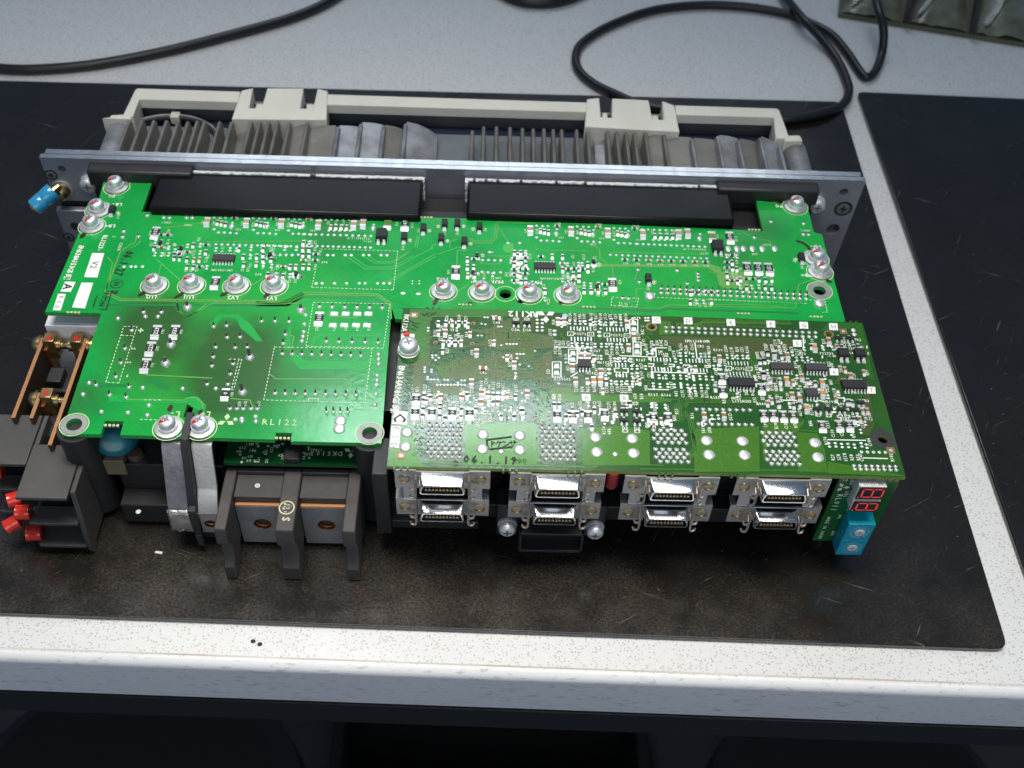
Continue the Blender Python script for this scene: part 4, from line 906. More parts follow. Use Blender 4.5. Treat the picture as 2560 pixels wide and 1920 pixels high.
# the six gate-drive groups along the rear edge
def gate(c, ox, oy, k=1.0):
    for x, y in ((250,158),(287,160),(320,160),(250,230),(277,250),(313,250),(350,252),(388,255)): pad('1', c, ox+(x-210)*k, oy+(y-190)*k, .75)
    for x, y in ((272,190),(297,195),(322,200)): small('1', c, ox+(x-210)*k, oy+(y-190)*k)
    desig('1', c, ox+(380-210)*k, oy+(148-190)*k, None, 180); small('1', c, ox+(375-210)*k, oy+(165-190)*k, 90); desig('1', c, ox+(400-210)*k, oy+(233-190)*k, 'IC%d' % random.randint(1,9), 180, 1.3); desig('1', c, ox+(250-210)*k, oy+(195-190)*k); desig('1', c, ox-(28)*k, oy, 'C%d' % random.randint(30,60))
for c, x, y, k in (('c3',1450,370,1.28),('c3',1760,375,1.28),('c4',205,190,1.28),('c5',210,190,1),('c5',460,195,1),('c5',685,205,1)): gate(c, x, y, k)
for i in range(12): pad('1', 'c4', 375+i*48.5, 270+i*1.3, .75)
for i in range(13): pad('1', 'c5', 870+i*34.5, 270+i*1.5, .75)
for i in range(6): pad('1', 'c4', 505+i*46, 155, .7); pad('1', 'c5', 900+i*36, 180+i*1.2, .7)
for i in range(4): small('1', 'c4', 590+i*42, 215+i); small('1', 'c5', 975+i*36, 222+i)
for i in range(5): pad('1', 'c4', 575+i*42, 243, .65); pad('1', 'c5', 965+i*36, 246, .65); desig('1', 'c4', 570+i*60, 180); desig('1', 'c5', 960+i*45, 196)
# rows of pads and resistors
for i in range(7): pad('1', 'c4', 45+i*46, 358+i*1.5, .72)
for i in range(13): pad('1', 'c4', 400+i*42, 362+i*1.2, .72)
for i in range(4): pad('1', 'c4', 190+i*48, 433, .72); pad('1', 'c4', 168+i*48, 525, .72)
for i in range(13): pad('1', 'c3', 1515+i*47, 540+i*1.3, .72)
for i in range(9): pad('1', 'c3', 1740+i*47, 620+i*1, .65)
for x, y in ((1845,412),(1865,412),(1990,340),(2083,340),(1865,412),(1790,475),(1837,475),(1885,477),(1933,478),(1785,568),(1833,572),(1880,575),(1932,572)): pad('1', 'c4', x, y, .75)
for i in range(17): pad('1', 'c5', 703+i*37, 337+i*1.4, .7)
for x, nme in zip((790,862,935,1005,1075,1147,1220,1285), ('R22','R21','R20','R19','R18','R17','R16','R12')):
    small('1', 'c5', x, 370+(x-790)*.03, 90); desig('1', 'c5', x+5, 392+(x-790)*.03, nme, 180, 1.25)
for i in range(24):
    for r_ in range(2): pinj('1', 'c5', 1015+i*38.7, 546+r_*26+i*1.6, .95, 2.2)
for x in (565,610,705,752,848,893,988,1035): pad('1', 'c4', x, 435, .8)
for x in (475,522,620,715,815,862,960,1008,1055): pad('1', 'c4', x, 657, .8)
dashed('1', 'c4', [(540,388),(1120,405),(1085,712),(440,692),(470,560)], closed=False)
dashed('1', 'c5', [(712,598),(875,605),(865,658),(708,650)]); dashed('1', 'c5', [(910,570),(978,575),(970,600)], closed=False); dashed('1', 'c5', [(990,600),(1880,636)], closed=False); dashed('1', 'c5', [(1340,612),(1920,638)], closed=False)
dashed('1', 'c5', [(1925,615),(2020,622),(2035,690),(2005,692)], closed=False)
for c, x, y in (('c5',945,595),('c5',1985,640)): comp('1', 'solder_joint', 'dome2', lambda: dome(2.3, .6), c, x, y)
for c, x, y in (('c6',907,72),('c6',1603,88),('c6',806,300),('c6',772,415)): comp('1', 'solder_joint', 'jb', lambda: joint(1.9, 3.6, .1), c, x, y)
for x, y in ((1290,378),(1245,592)): comp('1', 'solder_joint', 'jc', lambda: joint(1.8, 5.0, -.2), 'c6', x, y)
# clusters of small parts round the two comparator chips
def cluster(c, x0, x1, y0, y1, nx, ny, kinds=(.55,.3,.15)):
    for j in range(ny):
        for i in range(nx):
            x = x0 + (x1-x0)*i/max(1,nx-1) + random.uniform(-3,3); y = y0 + (y1-y0)*j/max(1,ny-1) + random.uniform(-3,3); k = random.random()
            if k < kinds[0]: small('1', c, x, y, random.choice((0,0,90)))
            elif k < kinds[0]+kinds[1]: pair('1', c, x, y)
            else: desig('1', c, x, y)
cluster('c3', 1290, 1440, 550, 720, 4, 4); cluster('c3', 1735, 1890, 640, 700, 4, 2); cluster('c3', 1515, 1680, 580, 585, 4, 1); cluster('c3', 1700, 2150, 578, 590, 6, 1); cluster('c3', 1035, 1140, 470, 620, 3, 4); cluster('c3', 1190, 1230, 590, 650, 2, 3); cluster('c3', 2000, 2150, 720, 790, 4, 2)
cluster('c4', 375, 470, 340, 530, 3, 5); cluster('c4', 60, 120, 390, 520, 2, 4); cluster('c4', 90, 290, 590, 600, 4, 1); cluster('c4', 2040, 2130, 420, 640, 3, 6); cluster('c4', 1670, 1720, 470, 600, 2, 3); cluster('c4', 1730, 1870, 590, 630, 3, 2)
cluster('c5', 110, 180, 340, 500, 4, 5); cluster('c5', 210, 540, 350, 365, 6, 1); cluster('c5', 410, 510, 395, 490, 4, 4); cluster('c5', 530, 600, 395, 430, 3, 2); cluster('c5', 540, 670, 520, 560, 4, 2); cluster('c5', 1420, 1480, 345, 500, 3, 5); cluster('c5', 1500, 1690, 490, 535, 6, 2); cluster('c5', 1195, 1320, 570, 625, 4, 2); cluster('c5', 300, 330, 560, 610, 1, 2)
for c, x, y, t_ in (('c3',1380,500,'R55'),('c3',1140,440,'C54'),('c3',1000,450,'R13'),('c3',1005,540,'C51'),('c3',1110,620,'R59'),('c3',1280,600,'R35'),('c3',1450,640,'C52'),('c3',1280,740,'C59'),('c3',1320,740,'R56'),('c3',1365,740,'R57'),('c3',1725,740,'C56'),('c3',1770,740,'R75'),('c3',1960,750,'R71'),('c4',385,330,'R73'),('c4',435,335,'R58'),('c4',510,400,'R56'),('c4',130,560,'R72'),('c4',265,640,'C54'),('c4',310,640,'Z05'),('c4',1110,190,'R36'),('c4',1235,200,'R111'),('c4',1160,380,'D14'),('c4',1285,240,'D13'),('c4',1490,260,'D12'),('c4',1590,260,'D11'),('c4',1520,570,'R53'),('c4',1810,235,'D8'),('c4',2015,480,'R37'),('c4',2015,560,'R63'),('c4',1975,590,'R64'),('c4',2040,640,'C91'),('c4',2085,640,'R43'),('c4',2130,640,'R42'),('c5',90,380,'R42'),('c5',85,460,'R47'),('c5',105,500,'C91'),('c5',150,500,'R43'),('c5',180,500,'R42'),('c5',400,400,'C95'),('c5',425,475,'C36'),('c5',460,480,'R36'),('c5',495,480,'R33'),('c5',515,400,'R35'),('c5',290,530,'R22'),('c5',320,625,'M223'),('c5',605,360,'Z12'),('c5',625,580,'Z21'),('c5',660,580,'C21'),('c5',760,505,'R29'),('c5',1355,222,'R21'),('c5',1475,240,'R112'),('c5',1700,430,'R5'),('c5',1500,425,'R8'),('c5',1420,345,'C25'),('c5',1460,345,'R15'),('c5',1415,430,'C25'),('c5',1470,490,'C23'),('c5',1220,640,'C53'),('c5',1250,645,'C51'),('c5',1285,645,'R33'),('c5',1315,645,'C45'),('c5',765,640,'FS7'),('c5',800,645,'FS7'),('c5',935,545,'D7'),('c5',1880,415,'D8')): desig('1', c, x, y, t_)
for c, x, y, t_ in (('c3',1565,747,'LM61348IMX'),('c5',335,485,'LM61348IMX'),('c4',810,305,'PS2561L-1-V'),('c4',880,330,'OI16'),('c5',1220,305,'PS2561L-1-V'),('c5',1280,330,'OI17'),('c3',1125,370,'CON11'),('c3',1295,390,'CON1'),('c5',1900,190,'CON12'),('c3',1850,780,'R73'),('c5',505,535,'C32'),('c5',1665,278,'R124'),('c5',1480,325,'C27'),('c5',1590,335,'C28'),('c4',540,495,'R68'),('c4',1915,620,'C44'),('c4',1720,650,'R48'),('c5',600,275,'IC8')): desig('1', c, x, y, t_, 180, 1.35)
for x in (1428,1480,1520,1575,1635,1712): pad('1', 'c5', x, 298, 1.3, 1.9, .35)
desig('1', 'c3', 760, 560, 'CON1A', -90, 1.5); desig('1', 'c3', 715, 480, '2', -90, 1.5); desig('1', 'c3', 745, 325, 'D15', -90)
for c, x, y in (('c3',975,315),('c3',1105,330),('c3',1150,332),('c3',1285,332),('c3',1330,333),('c3',788,440),('c3',778,485),('c3',905,480)): pinj('1', c, x, y, .95, 1.6)
for x in (790,845,880,935): pad('1', 'c3', x, 715, .8)
for c, x, y in (('c5',873,430),('c5',880,505),('c5',1113,435),('c5',1175,515),('c5',1240,455),('c5',1242,475),('c5',1243,495),('c5',777,605),('c5',815,608),('c5',1587,232),('c5',1688,135),('c5',1890,147),('c5',1888,213),('c5',1920,215)): pinj('1', c, x, y, .9, 1.4)
for c, x, y in (('c4',1160,735),('c4',1282,740)): pad('1', c, x, y, 1.3, .8)
for x, y in ((1235,640),(1290,640),(1235,662),(1290,662)): pad('1', 'c4', x, y, .45)
# edge castellations where the panel was snapped
for bd, c, x, y in (('1','c3',1270,290),('1','c4',1345,140),('1','c4',1965,155),('1','c5',1585,185),('1','c3',390,1080),('1','c6',440,797),('1','c6',1490,875),('1','c4',1650,830),('1','c5',570,660),('1','c5',1520,700),('1','c5',1965,720)):
    q = fnB[bd](c, x, y); mb = MB()
    for k in range(4): mb.lathe([(.55, -.5), (.6, .35), (.2, .5)], 8, 0, (k*1.5-2.2, 0, 0))
    mb.build('snapped_tab', mat_tab if 'mat_tab' in globals() else globals().setdefault('mat_tab', mat('pale_resin', (.52,.58,.30), .6)), PB[bd], (q[0], q[1], LZ[bd]))
# ---- lower part of the power board
dashed('1', 'c6', [(515,188),(597,188),(485,537),(405,530)]); dashed('1', 'c6', [(500,243),(580,246)], closed=False); dashed('1', 'c6', [(1680,40),(2150,50),(2110,322),(1635,310)]); dashed('1', 'c6', [(1440,315),(2040,325),(1995,660),(1375,640)]); dashed('1', 'c6', [(1160,390),(1240,390),(1190,575),(1115,575)], closed=False); dashed('1', 'c6', [(1222,392),(1178,572)], closed=False)
dashed('1', 'c6', [(640,640),(745,640)], closed=False); dashed('1', 'c6', [(615,760),(715,762)], closed=False); frame('1', 'c6', 1680, 640, 60, 20, .3)
for x, y in zip([1490+60*i for i in range(9)], [355+i*1.5 for i in range(9)]): pinj('1', 'c6', x, y, 1.0, 2.4)
for i in range(9): pinj('1', 'c6', 1445+62*i, 598+i*1.2, 1.05, 2.6)
for x in (1718,1795,1872,1948,2025,2103): pinj('1', 'c6', x, 66+(x-1718)*.02, 1.05, 2.0)
for x in (1760,1838,1918,1998,2078): pinj('1', 'c6', x, 280+(x-1760)*.02, 1.05, 2.4)
for x in (1808,1878,1950,2018):
    q = B1('c6', x, 110); PAD['1'].hexa([(q[0]+a_, q[1]+b2, Z1+h) for h, k in ((.02,1),(.4,.8)) for a_, b2 in ((-1.7*k,-1.1*k),(1.7*k,-1.1*k),(1.7*k,1.1*k),(-1.7*k,1.1*k))])
    q = B1('c6', x-8, 180); PAD['1'].hexa([(q[0]+a_, q[1]+b2, Z1+h) for h, k in ((.02,1),(.4,.8)) for a_, b2 in ((-1.7*k,-1.1*k),(1.7*k,-1.1*k),(1.7*k,1.1*k),(-1.7*k,1.1*k))])
for x, y in ((2080,360),(2080,390),(2080,420),(2072,490),(2070,520),(2067,550),(2065,605),(480,140),(648,128),(725,128),(1632,118),(1625,175),(1620,222),(1615,250),(1610,278),(265,605),(302,535),(378,712),(541,717),(632,565),(877,570),(1080,570),(1200,760),(1240,755),(1242,770),(1325,742),(1326,772),(2057,670),(670,672),(660,733)): pinj('1', 'c6', x, y, .95, 0)
for x, y in ((637,100),(747,100),(1068,188),(1147,183),(1150,255),(1230,252),(1362,155),(1445,155),(1530,158),(1507,237),(1495,292),(1080,315),(1200,317),(1275,317),(1065,375),(1057,430),(565,212),(523,324),(497,410),(467,497),(345,547),(548,560),(428,607),(530,622),(1027,542),(1187,417),(1170,480),(1155,542),(1167,692),(1210,692),(1250,692),(1297,692),(1337,692),(1760,712),(1803,712),(1845,713),(1890,713)): pinj('1', 'c6', x, y, .95, 2.8)
for x, y in ((1845,768),(1838,815)): comp('1', 'solder_joint', 'dome3', lambda: dome(2.4, .4), 'c6', x, y)
for x, y, t_ in ((755,222,'R63'),(868,222,'R60'),(722,325,'R62'),(692,428,'R61'),(1702,205,'R52'),(1808,205,'R56'),(1878,205,'R55'),(1950,205,'R54'),(2022,205,'R53'),(1225,665,'R57'),(1262,665,'D19'),(1345,662,'C17'),(1180,608,'R51')): desig('1', 'c6', x, y, t_, -90, 1.2)
printed('1', 'printed_text', 'RL122', 'c6', 1473, 776, 3.0, 0, silky, .93, .01); printed('1', 'printed_text', '+', 'c6', 620, 212, 3.4, 0, silky); printed('1', 'printed_text', '-', 'c6', 528, 493, 3.0, 90, silky)
printed('1', 'printed_text', 'S', 'c6', 575, 325, 1.8, -90, silky); printed('1', 'printed_text', 'S', 'c6', 548, 410, 1.8, -90, silky); printed('1', 'printed_text', 'L-', 'c6', 830, 728, 2.6, 180, silky); printed('1', 'printed_text', 'L+', 'c6', 1018, 728, 2.6, 180, silky)
def logo(bd, c, x, y, r, ang, m_, parent=None):
    q = fnB[bd](c, x, y); mb = MB(); a0 = math.radians(ang)
    for k in range(3):
        a_ = a0 + k*2*math.pi/3; d = Vector((math.cos(a_), math.sin(a_))); n_ = Vector((-d.y, d.x))
        mb.prism([tuple(d*.06*r), tuple(d*r*.55 + n_*r*.30), tuple(d*r), tuple(d*r*.55 - n_*r*.30)], 0, .02)
    mb.build('three_diamond_mark', m_, PB[bd], (q[0], q[1], LZ[bd] + .1))
logo('1', 'c6', 1145, 768, 3.6, 90, silky); logo('2', 'c7', 1278, 92, 4.2, -90, silk)
# power-board lettering
for c, x, y, t_ in (('c3',1005,957,'LU2'),('c3',1300,960,'LU1'),('c3',1650,965,'LV2'),('c3',1955,970,'LV1'),('c4',1468,630,'MU2'),('c4',1905,650,'MU1'),('c5',245,510,'MV2'),('c5',450,515,'MV1'),('c5',1960,290,'MB-'),('c5',1905,465,'MB+'),('c3',735,228,'LB-'),('c3',680,398,'LB+'),('c3',695,160,'FG'),('c5',1740,40,'FG')):
    printed('1', 'printed_text', t_, c, x, y, 2.0, 180, silk, .82, .03)
printed('1', 'printed_text', 'BN638A153G51\u73fe', 'c3', 400, 680, 2.3, -93, silk, .69, .03); printed('1', 'printed_text', 'RL1223-', 'c3', 622, 532, 2.1, -92, silk, .70, .03)
label_box('1', 'c3', [(540,610),(635,612),(580,805),(475,800)], 'V2', 2.8, -92, ink); label_box('1', 'c3', [(455,843),(548,846),(482,1048),(380,1040)], ' ', 2, -92); label_box('1', 'c3', [(325,835),(410,838),(370,918),(288,915)], 'A', 3.6, -92, ink, bold=.03); label_box('1', 'c3', [(270,932),(332,935),(290,1065),(228,1062)], 'E.S.D', 1.7, -92, ink)
printed('1', 'ink_stamp', '06.1.27', 'c3', 792, 690, 3.8, -97, ink, .74, .035, .78); printed('1', 'ink_stamp', 'H', 'c3', 733, 853, 2.4, -92, ink)
rg = MB(); q = B1('c3', 733, 853); rg.loft([[(r*math.cos(2*math.pi*k/24), r*math.sin(2*math.pi*k/24), 0) for k in range(24)] for r in (2.3, 2.65)], 0, False, False); rg.build('ink_stamp', ink, main, (q[0], q[1], Z1+.1))
printed('1', 'ink_stamp', 'P\u30b1\u30f3H', 'c3', 632, 975, 2.2, -92, ink, .95, .02); mk = MB()
for pts in ([(648,910),(690,925),(650,1058),(600,1050)], [(575,945),(545,1040)]): rb(mk, B1, 'c3', pts, .5, Z1+.1)
mk.build('ink_stamp', ink, main)
mk = MB(); rb(mk, B1, 'c3', [(690,905),(720,930),(740,905)], 1.0, Z1+.1); mk.build('ink_stamp', ink, main)

# ---- control board
comp('2', 'screw', 'scr2', lambda: screw_mesh('screw_big', 4.4, 4.1, 3.7, 3.3, False), 'c7', 195, 372, 20, .02)
q = B2('c7', 178, 240); rp = MB(); rp.lathe([(.05,0),(1.4,.05),(1.0,.5),(.05,.6)], 10); rp.build('paint_dot', redp, ctrl, (q[0], q[1], Z2+.1))
vlist = {'e1': ((925,160),(1120,160),(1230,165),(1015,335),(840,320),(740,400),(1240,420),(830,485),(975,470),(1070,475),(1165,475),(1615,555),(935,680),(1330,710),(1940,775),(1925,890),(460,1290),(580,1270),(645,1340),(745,1410),(910,1410),(1175,1315),(1320,1310),(1475,1210),(1550,1160),(1590,1270),(1660,1230),(1740,1230),(1815,1240),(2020,1275),(1945,1390)),
 'e2': tuple((x,140) for x in (850,930,1010,1075,1190,1255,1330,1410,1490,1570,1650,1730)) + ((590,225),(540,390),(620,560),(680,555),(745,555),(825,560),(625,680),(690,685),(1195,595),(1430,700),(1515,700),(1600,690),(1690,680),(1280,780),(1225,890),(820,950),(785,775),(1500,830),(1270,1010),(1410,1010),(1980,920),(1890,1060),(1985,1060),(2095,1060),(510,1010),(1245,320),(1995,380),(2015,550),(2145,580),(1940,460),(2055,1270)) + tuple((x,1290) for x in (950,1050,1130,1235,1340,1430,1520,1605,1670,1730,1800)) + ((600,1400),(690,1410),(1880,1400),(1980,1400)),
 'e3': ((745,200),(910,165),(980,240),(1090,255),(885,340),(880,465),(420,530),(505,555),(585,555),(1175,570),(1285,550),(1415,560),(1540,495),(1615,495),(1395,230),(1655,340),(1810,240),(2040,370),(1940,120),(2020,110)),
 'e4': ((60,450),(140,430),(205,430),(280,430),(515,490),(600,520),(690,490),(955,530),(895,620),(410,610),(480,590),(1225,520),(1320,555),(1400,530),(1480,535),(1560,535),(1050,690),(1210,740),(965,740),(565,840),(1245,900),(1070,880),(1070,1080),(370,1100),(440,1230),(545,1230),(655,1230),(755,1235),(855,1235),(920,1235),(1195,1340),(1800,1290),(1920,1320),(2040,1310),(1690,990),(1725,620),(1815,600),(1860,500),(1955,500),(2080,540),(2150,520),(1935,1130),(2100,1130),(2020,1130),(100,1420)),
 'e5': ((75,490),(145,490),(190,375),(275,380),(380,400),(455,380),(545,410),(615,450),(670,460),(715,280),(835,310),(985,300),(60,660),(95,770),(40,810),(600,620),(655,680),(600,850),(540,920),(670,960),(735,905),(830,905),(1085,860),(1030,930),(1035,1040),(265,930),(330,950),(395,940),(145,1060),(250,1080),(345,1080),(405,1100),(490,1060),(520,1180),(1120,390),(1285,370),(1350,370),(1520,390),(1225,680),(1585,730),(1410,790),(1140,1000),(1190,1010),(1060,610),(1110,640),(820,1270),(660,1280)),
 'c8': tuple((x,1150) for x in (1520,1570,1620,1670,1720,1745,1985)) + ((990,890),(1070,895),(1150,895),(1225,895),(1345,880),(1480,890),(1520,960),(1590,960),(1680,965),(1705,890),(1755,890),(1780,830),(1815,830),(1810,1030),(1465,1020),(410,820),(500,930),(550,935),(715,830),(115,760),(215,770),(60,890),(185,900),(270,840)),
 'c7': ((240,930),(280,935),(320,935),(610,905),(675,930),(740,940),(800,905),(840,905),(1340,740),(1385,740),(1310,880),(1485,800),(1545,800),(1605,800),(1665,800),(1700,790),(1775,800),(1820,800),(1555,940),(1635,960),(1735,1000),(1780,1010),(2075,960),(2140,800))}
for c, L in vlist.items():
    for x, y in L: desig('2', c, x, y, None, random.choice((90, 90, -90)), 1.42, 1.0)
slist = {'e1': ((915,245),(1015,250),(1120,250),(1225,250),(800,400),(1298,420),(873,560),(968,560),(1062,560),(1157,560),(865,680),(1675,555),(1880,790),(570,1390),(670,1420),(1580,1380),(1660,1385),(1735,1380),(1810,1385),(1885,1385),(2015,1410)),
 'e3': ((560,200),(550,340),(820,340),(815,450),(545,440),(1160,345),(1155,460),(1660,230),(1735,230)), 'e2': ((1175,235),(1125,1160),(1425,1170),(1230,790)),
 'e4': ((1060,1150),(1885,580),(1765,720),(1835,710),(1915,1020),(2085,1040),(1885,1130),(2065,1400),(1765,810)),
 'e5': ((210,455),(405,505),(100,570),(170,565),(240,830),(380,840),(770,850),(870,880),(1165,375),(1235,375),(1405,380),(1465,370),(1280,690),(1540,730),(1310,1140),(1380,1150),(570,1190),(655,1170),(360,1180),(205,910),(1525,1260),(1590,1260),(565,870),(635,990)), 'c7': ((1345,800),(1385,800),(1465,870),(1525,870),(1660,840),(1825,860),(2085,900),(1640,975),(900,730),(940,735)), 'c8': ((165,860),(590,600),(1545,690),(1690,850),(1735,850))}
for c, L in slist.items():
    for x, y in L: small('2', c, x, y)
clist = {'e1': ((905,400),(1400,715),(1995,905),(825,1420),(1165,1420),(1320,1190),(1475,1350)), 'e2': ((660,215),(760,215),(1750,260),(1775,630),(1860,470),(1020,780),(1140,780),(890,950),(1340,1020),(940,1160)), 'e3': ((1470,240),(2115,370)), 'e4': ((1125,680),(1985,620),(1820,930)),
 'e5': ((300,475),(485,505),(155,765),(680,800),(1055,300),(1355,785),(550,1055),(655,1095)), 'c8': ((505,825),(660,825),(1310,770)), 'c7': ((1130,715),(1088,855))}
for c, L in clist.items():
    for x, y in L: cap('2', c, x, y)
obody = mat('ceramic_orange', (.52,.24,.06), .45)
for c, x, y in (('e5',475,850),('e5',860,390),('e5',965,880),('e5',965,1030),('e2',1225,1160),('e2',1330,1160),('e5',750,1230)): cap('2', c, x, y, 0, 3.4, 1.9, 1.1, obody)
for c, x, y in (('e1',1715,185),('e1',1500,970)): cap('2', c, x, y, 90)
desig('2', 'e1', 1715, 232, 'C48', 0, 1.5); desig('2', 'e1', 1505, 1022, 'C46', 0, 1.5)
dl = {'e1': ((1000,180),(1525,148),(1575,150),(1655,130),(1705,128),(1480,250),(1540,258),(1745,295),(1795,293),(1420,437),(1480,437),(1790,590),(1875,568),(1928,570),(1980,570),(2030,570),(700,748),(757,748),(703,787),(803,787),(752,825),(2040,728),(2093,730),(2143,730),(2040,790),(1820,780),(2083,895),(580,935),(580,970),(580,1010),(688,975),(688,1010),(625,1088),(625,1125),(677,1130),(730,1132),(785,1132),(892,1135),(945,1135),(1160,1145),(1212,1145),(1103,1180),(2005,1112),(1855,1310),(1908,1300),(2115,1350),(1290,1380),(1360,1420)) + tuple((780+54*i,1213) for i in range(9)),
 'e3': ((1290,120),(1360,155),(1250,185),(1295,225),(1030,230),(1575,370),(1740,370),(1850,355),(1940,340),(1915,480),(2120,470),(2125,505),(2115,205),(2165,200)), 'e2': ((300,680),(15,570),(10,728),(65,728),(120,728),(55,893),(205,920),(675,1195),(790,860),(1340,325),(2075,200),(20,795))}
for c, L in dl.items():
    for x, y in L: pad('2', c, x, y, .62, .5, .28)
pl = {'e2': ((850,225),(935,230),(1015,230),(1095,230),(1255,240),(1340,245),(1420,250),(1500,250),(1580,250),(1660,255),(885,580),(970,580),(1050,580),(1130,590),(1250,590),(1350,590),(1430,590),(1515,590),(1595,600),(1670,600),(1345,780),(1560,820),(1640,820),(1725,820),(1810,825),(1830,940),(1915,940),(1835,1060),(1505,1175),(1590,1185),(1670,1185),(1755,1180),(1840,1185),(1925,1180),(2170,1215),(2155,690),(2155,1050),(1090,665),(1925,1055)),
 'e4': ((70,950),(175,960),(285,965),(405,965),(515,965),(610,975),(715,970),(820,975),(920,980),(1020,985),(85,1090),(190,1100),(315,1100),(420,1105),(525,1110),(630,1110),(735,1115),(840,1115),(940,1120),(65,580),(435,700),(515,610),(600,610),(710,620),(835,620),(965,620),(1045,810),(1250,640),(1335,650),(1415,650),(1500,650),(1585,650),(520,720)),
 'e3': ((1490,355),(1580,240)), 'e5': ((560,470),(620,540),(695,540),(770,540),(830,560),(725,400),(990,395)), 'c8': ((1495,1050),(1545,1050),(1595,1055),(1645,1055),(1695,1060),(1750,1050),(1790,1060),(570,830),(620,830),(90,740),(130,745),(200,745)), 'c7': ((1040,560),(350,200))}
for c, L in pl.items():
    for x, y in L: pair('2', c, x, y, 1.55, .62)
for x in (335,415):
    for y in (185,240,300,355): pad('2', 'e2', x, y, .75, .6, .25)
for c, x, y in (('e2',612,390),('e2',1318,410),('e2',1475,1000),('e4',490,845),('e4',1140,815)): pair('2', c, x, y, 2.1, .9)
def foot(c, x0, y0, n, step, dy=2.0):
    for i in range(n):
        q = B2(c, x0+i*step, y0+i*1.0); PAD['2'].box(q[0]-.23, q[0]+.23, q[1]-1.0, q[1]+1.0, Z2+.02, Z2+.2)
for a_ in (('e2',865,325,7,52),('e2',875,490,7,52),('e2',1435,340,7,51),('e2',1445,505,7,51),('e2',1575,905,4,52),('e2',1588,1065,4,52),('e4',45,690,7,51),('e4',60,840,7,51),('e4',605,708,7,51),('e4',625,860,7,51),('e4',1270,750,7,51),('e4',1300,915,7,51)): foot(*a_)
for c, x, y, t_ in (('e2',1015,412,'PC272'),('e2',1590,432,'PC272'),('e4',1430,835,'PC272')): desig('2', c, x, y, t_, 0, 1.3, 1.15); frame('2', c, x-155, y-2, 90, 60, .3); frame('2', c, x+165, y+5, 95, 60, .3); desig('2', c, x-155, y-2, '\u03bc', 0, 1.0); desig('2', c, x+165, y+5, 'FI', 0, 1.0)
for c, x, y, w_, h_ in (('e2',1860,290,125,210),('e2',1912,645,125,205),('e2',898,768,135,225),('e2',642,975,135,240)):
    frame('2', c, x, y, w_, h_, .42); q = B2(c, x, y-h_*.23); r_ = B2(c, x, y+h_*.23)
    for k in (q, r_): PAD['2'].hexa([(k[0]+a_, k[1]+b2, Z2+h) for h, s_ in ((.02,1),(.5,.7)) for a_, b2 in ((-1.3*s_,-1.1*s_),(1.3*s_,-1.1*s_),(.9*s_,1.1*s_),(-.9*s_,1.1*s_))])
for c, x, y in (('e2',1990,290),('e2',2030,660),('e2',700,770),('e2',490,890)): star('2', c, x, y); star('2', c, x+12, y+4)
for c, pts in (('e2',[(610,618),(1150,634)]),('e2',[(990,632),(995,690),(1040,708),(1140,712)]),('e2',[(1075,715),(1085,830)]),('e2',[(1635,758),(2212,778)]),('e3',[(1530,0),(1530,160),(1565,190)]),('e3',[(580,385),(608,400),(612,490)]),('e3',[(1375,300),(1395,400),(1620,418),(1620,440)]),('e4',[(0,645),(130,645),(120,505),(300,508)]),('e4',[(740,420),(775,680)]),('e4',[(40,885),(920,915)]),('e4',[(0,1160),(330,1168)]),('e4',[(0,760),(90,760),(85,800),(0,800)]),('e4',[(325,765),(415,768),(412,805),(325,800)]),('e4',[(560,775),(655,778),(650,815),(575,812)]),('e4',[(890,785),(985,790),(980,815),(890,810)]),('e4',[(1730,1018),(1890,1020)]),('e5',[(80,835),(215,838)]),('e5',[(425,1112),(620,1115)]),('e5',[(910,1110),(990,1130)]),('e5',[(1140,1078),(1250,1082),(1280,1100),(1375,1105)]),('c8',[(1480,1010),(1785,1016)]),('c8',[(1760,1154),(1958,1160)]),('e2',[(865,1090),(975,1020)]),('c8',[(490,900),(488,870),(530,860)]),('c7',[(1705,820),(1705,870),(1690,880)]),('e2',[(1550,955),(1640,955)]),('e2',[(1680,958),(1770,960),(1772,1022),(1680,1020)]),('e2',[(1552,958),(1560,1015),(1650,1020)]),('c8',[(1290,200),(1290,300)]),('c8',[(550,880),(548,850),(600,850)])): bar('2', c, pts, .48)
for c, x, y in (('e1',968,230),('e1',1072,232),('e1',1175,232),('e1',925,538),('e1',1018,540),('e1',1112,540),('e3',1630,140),('e3',1700,150),('e3',1775,150),('e3',1850,150),('e3',515,350),('e3',778,350),('e3',1105,350),('e3',1105,440),('e3',1380,440),('e2',815,240),('e2',710,230),('e2',1060,220),('e2',1385,265),('e2',1540,225),('e2',1470,575),('e2',1640,570),('e2',930,545),('e2',1610,800),('e2',1685,800),('e2',1775,830),('e2',1165,1190),('e2',1555,1180),('e2',1720,1195),('e2',1890,1205),('e4',655,590),('e4',1100,780),('e4',1100,840),('e4',235,985),('e4',690,1140),('e4',1375,650),('e4',1555,660),('e4',1840,1080)): bar('2', c, [(x, y-22), (x, y+22)], .5)
frame('2', 'e4', 1990, 1025, 85, 95, .4); frame('2', 'e5', 308, 838, 70, 80, .4)
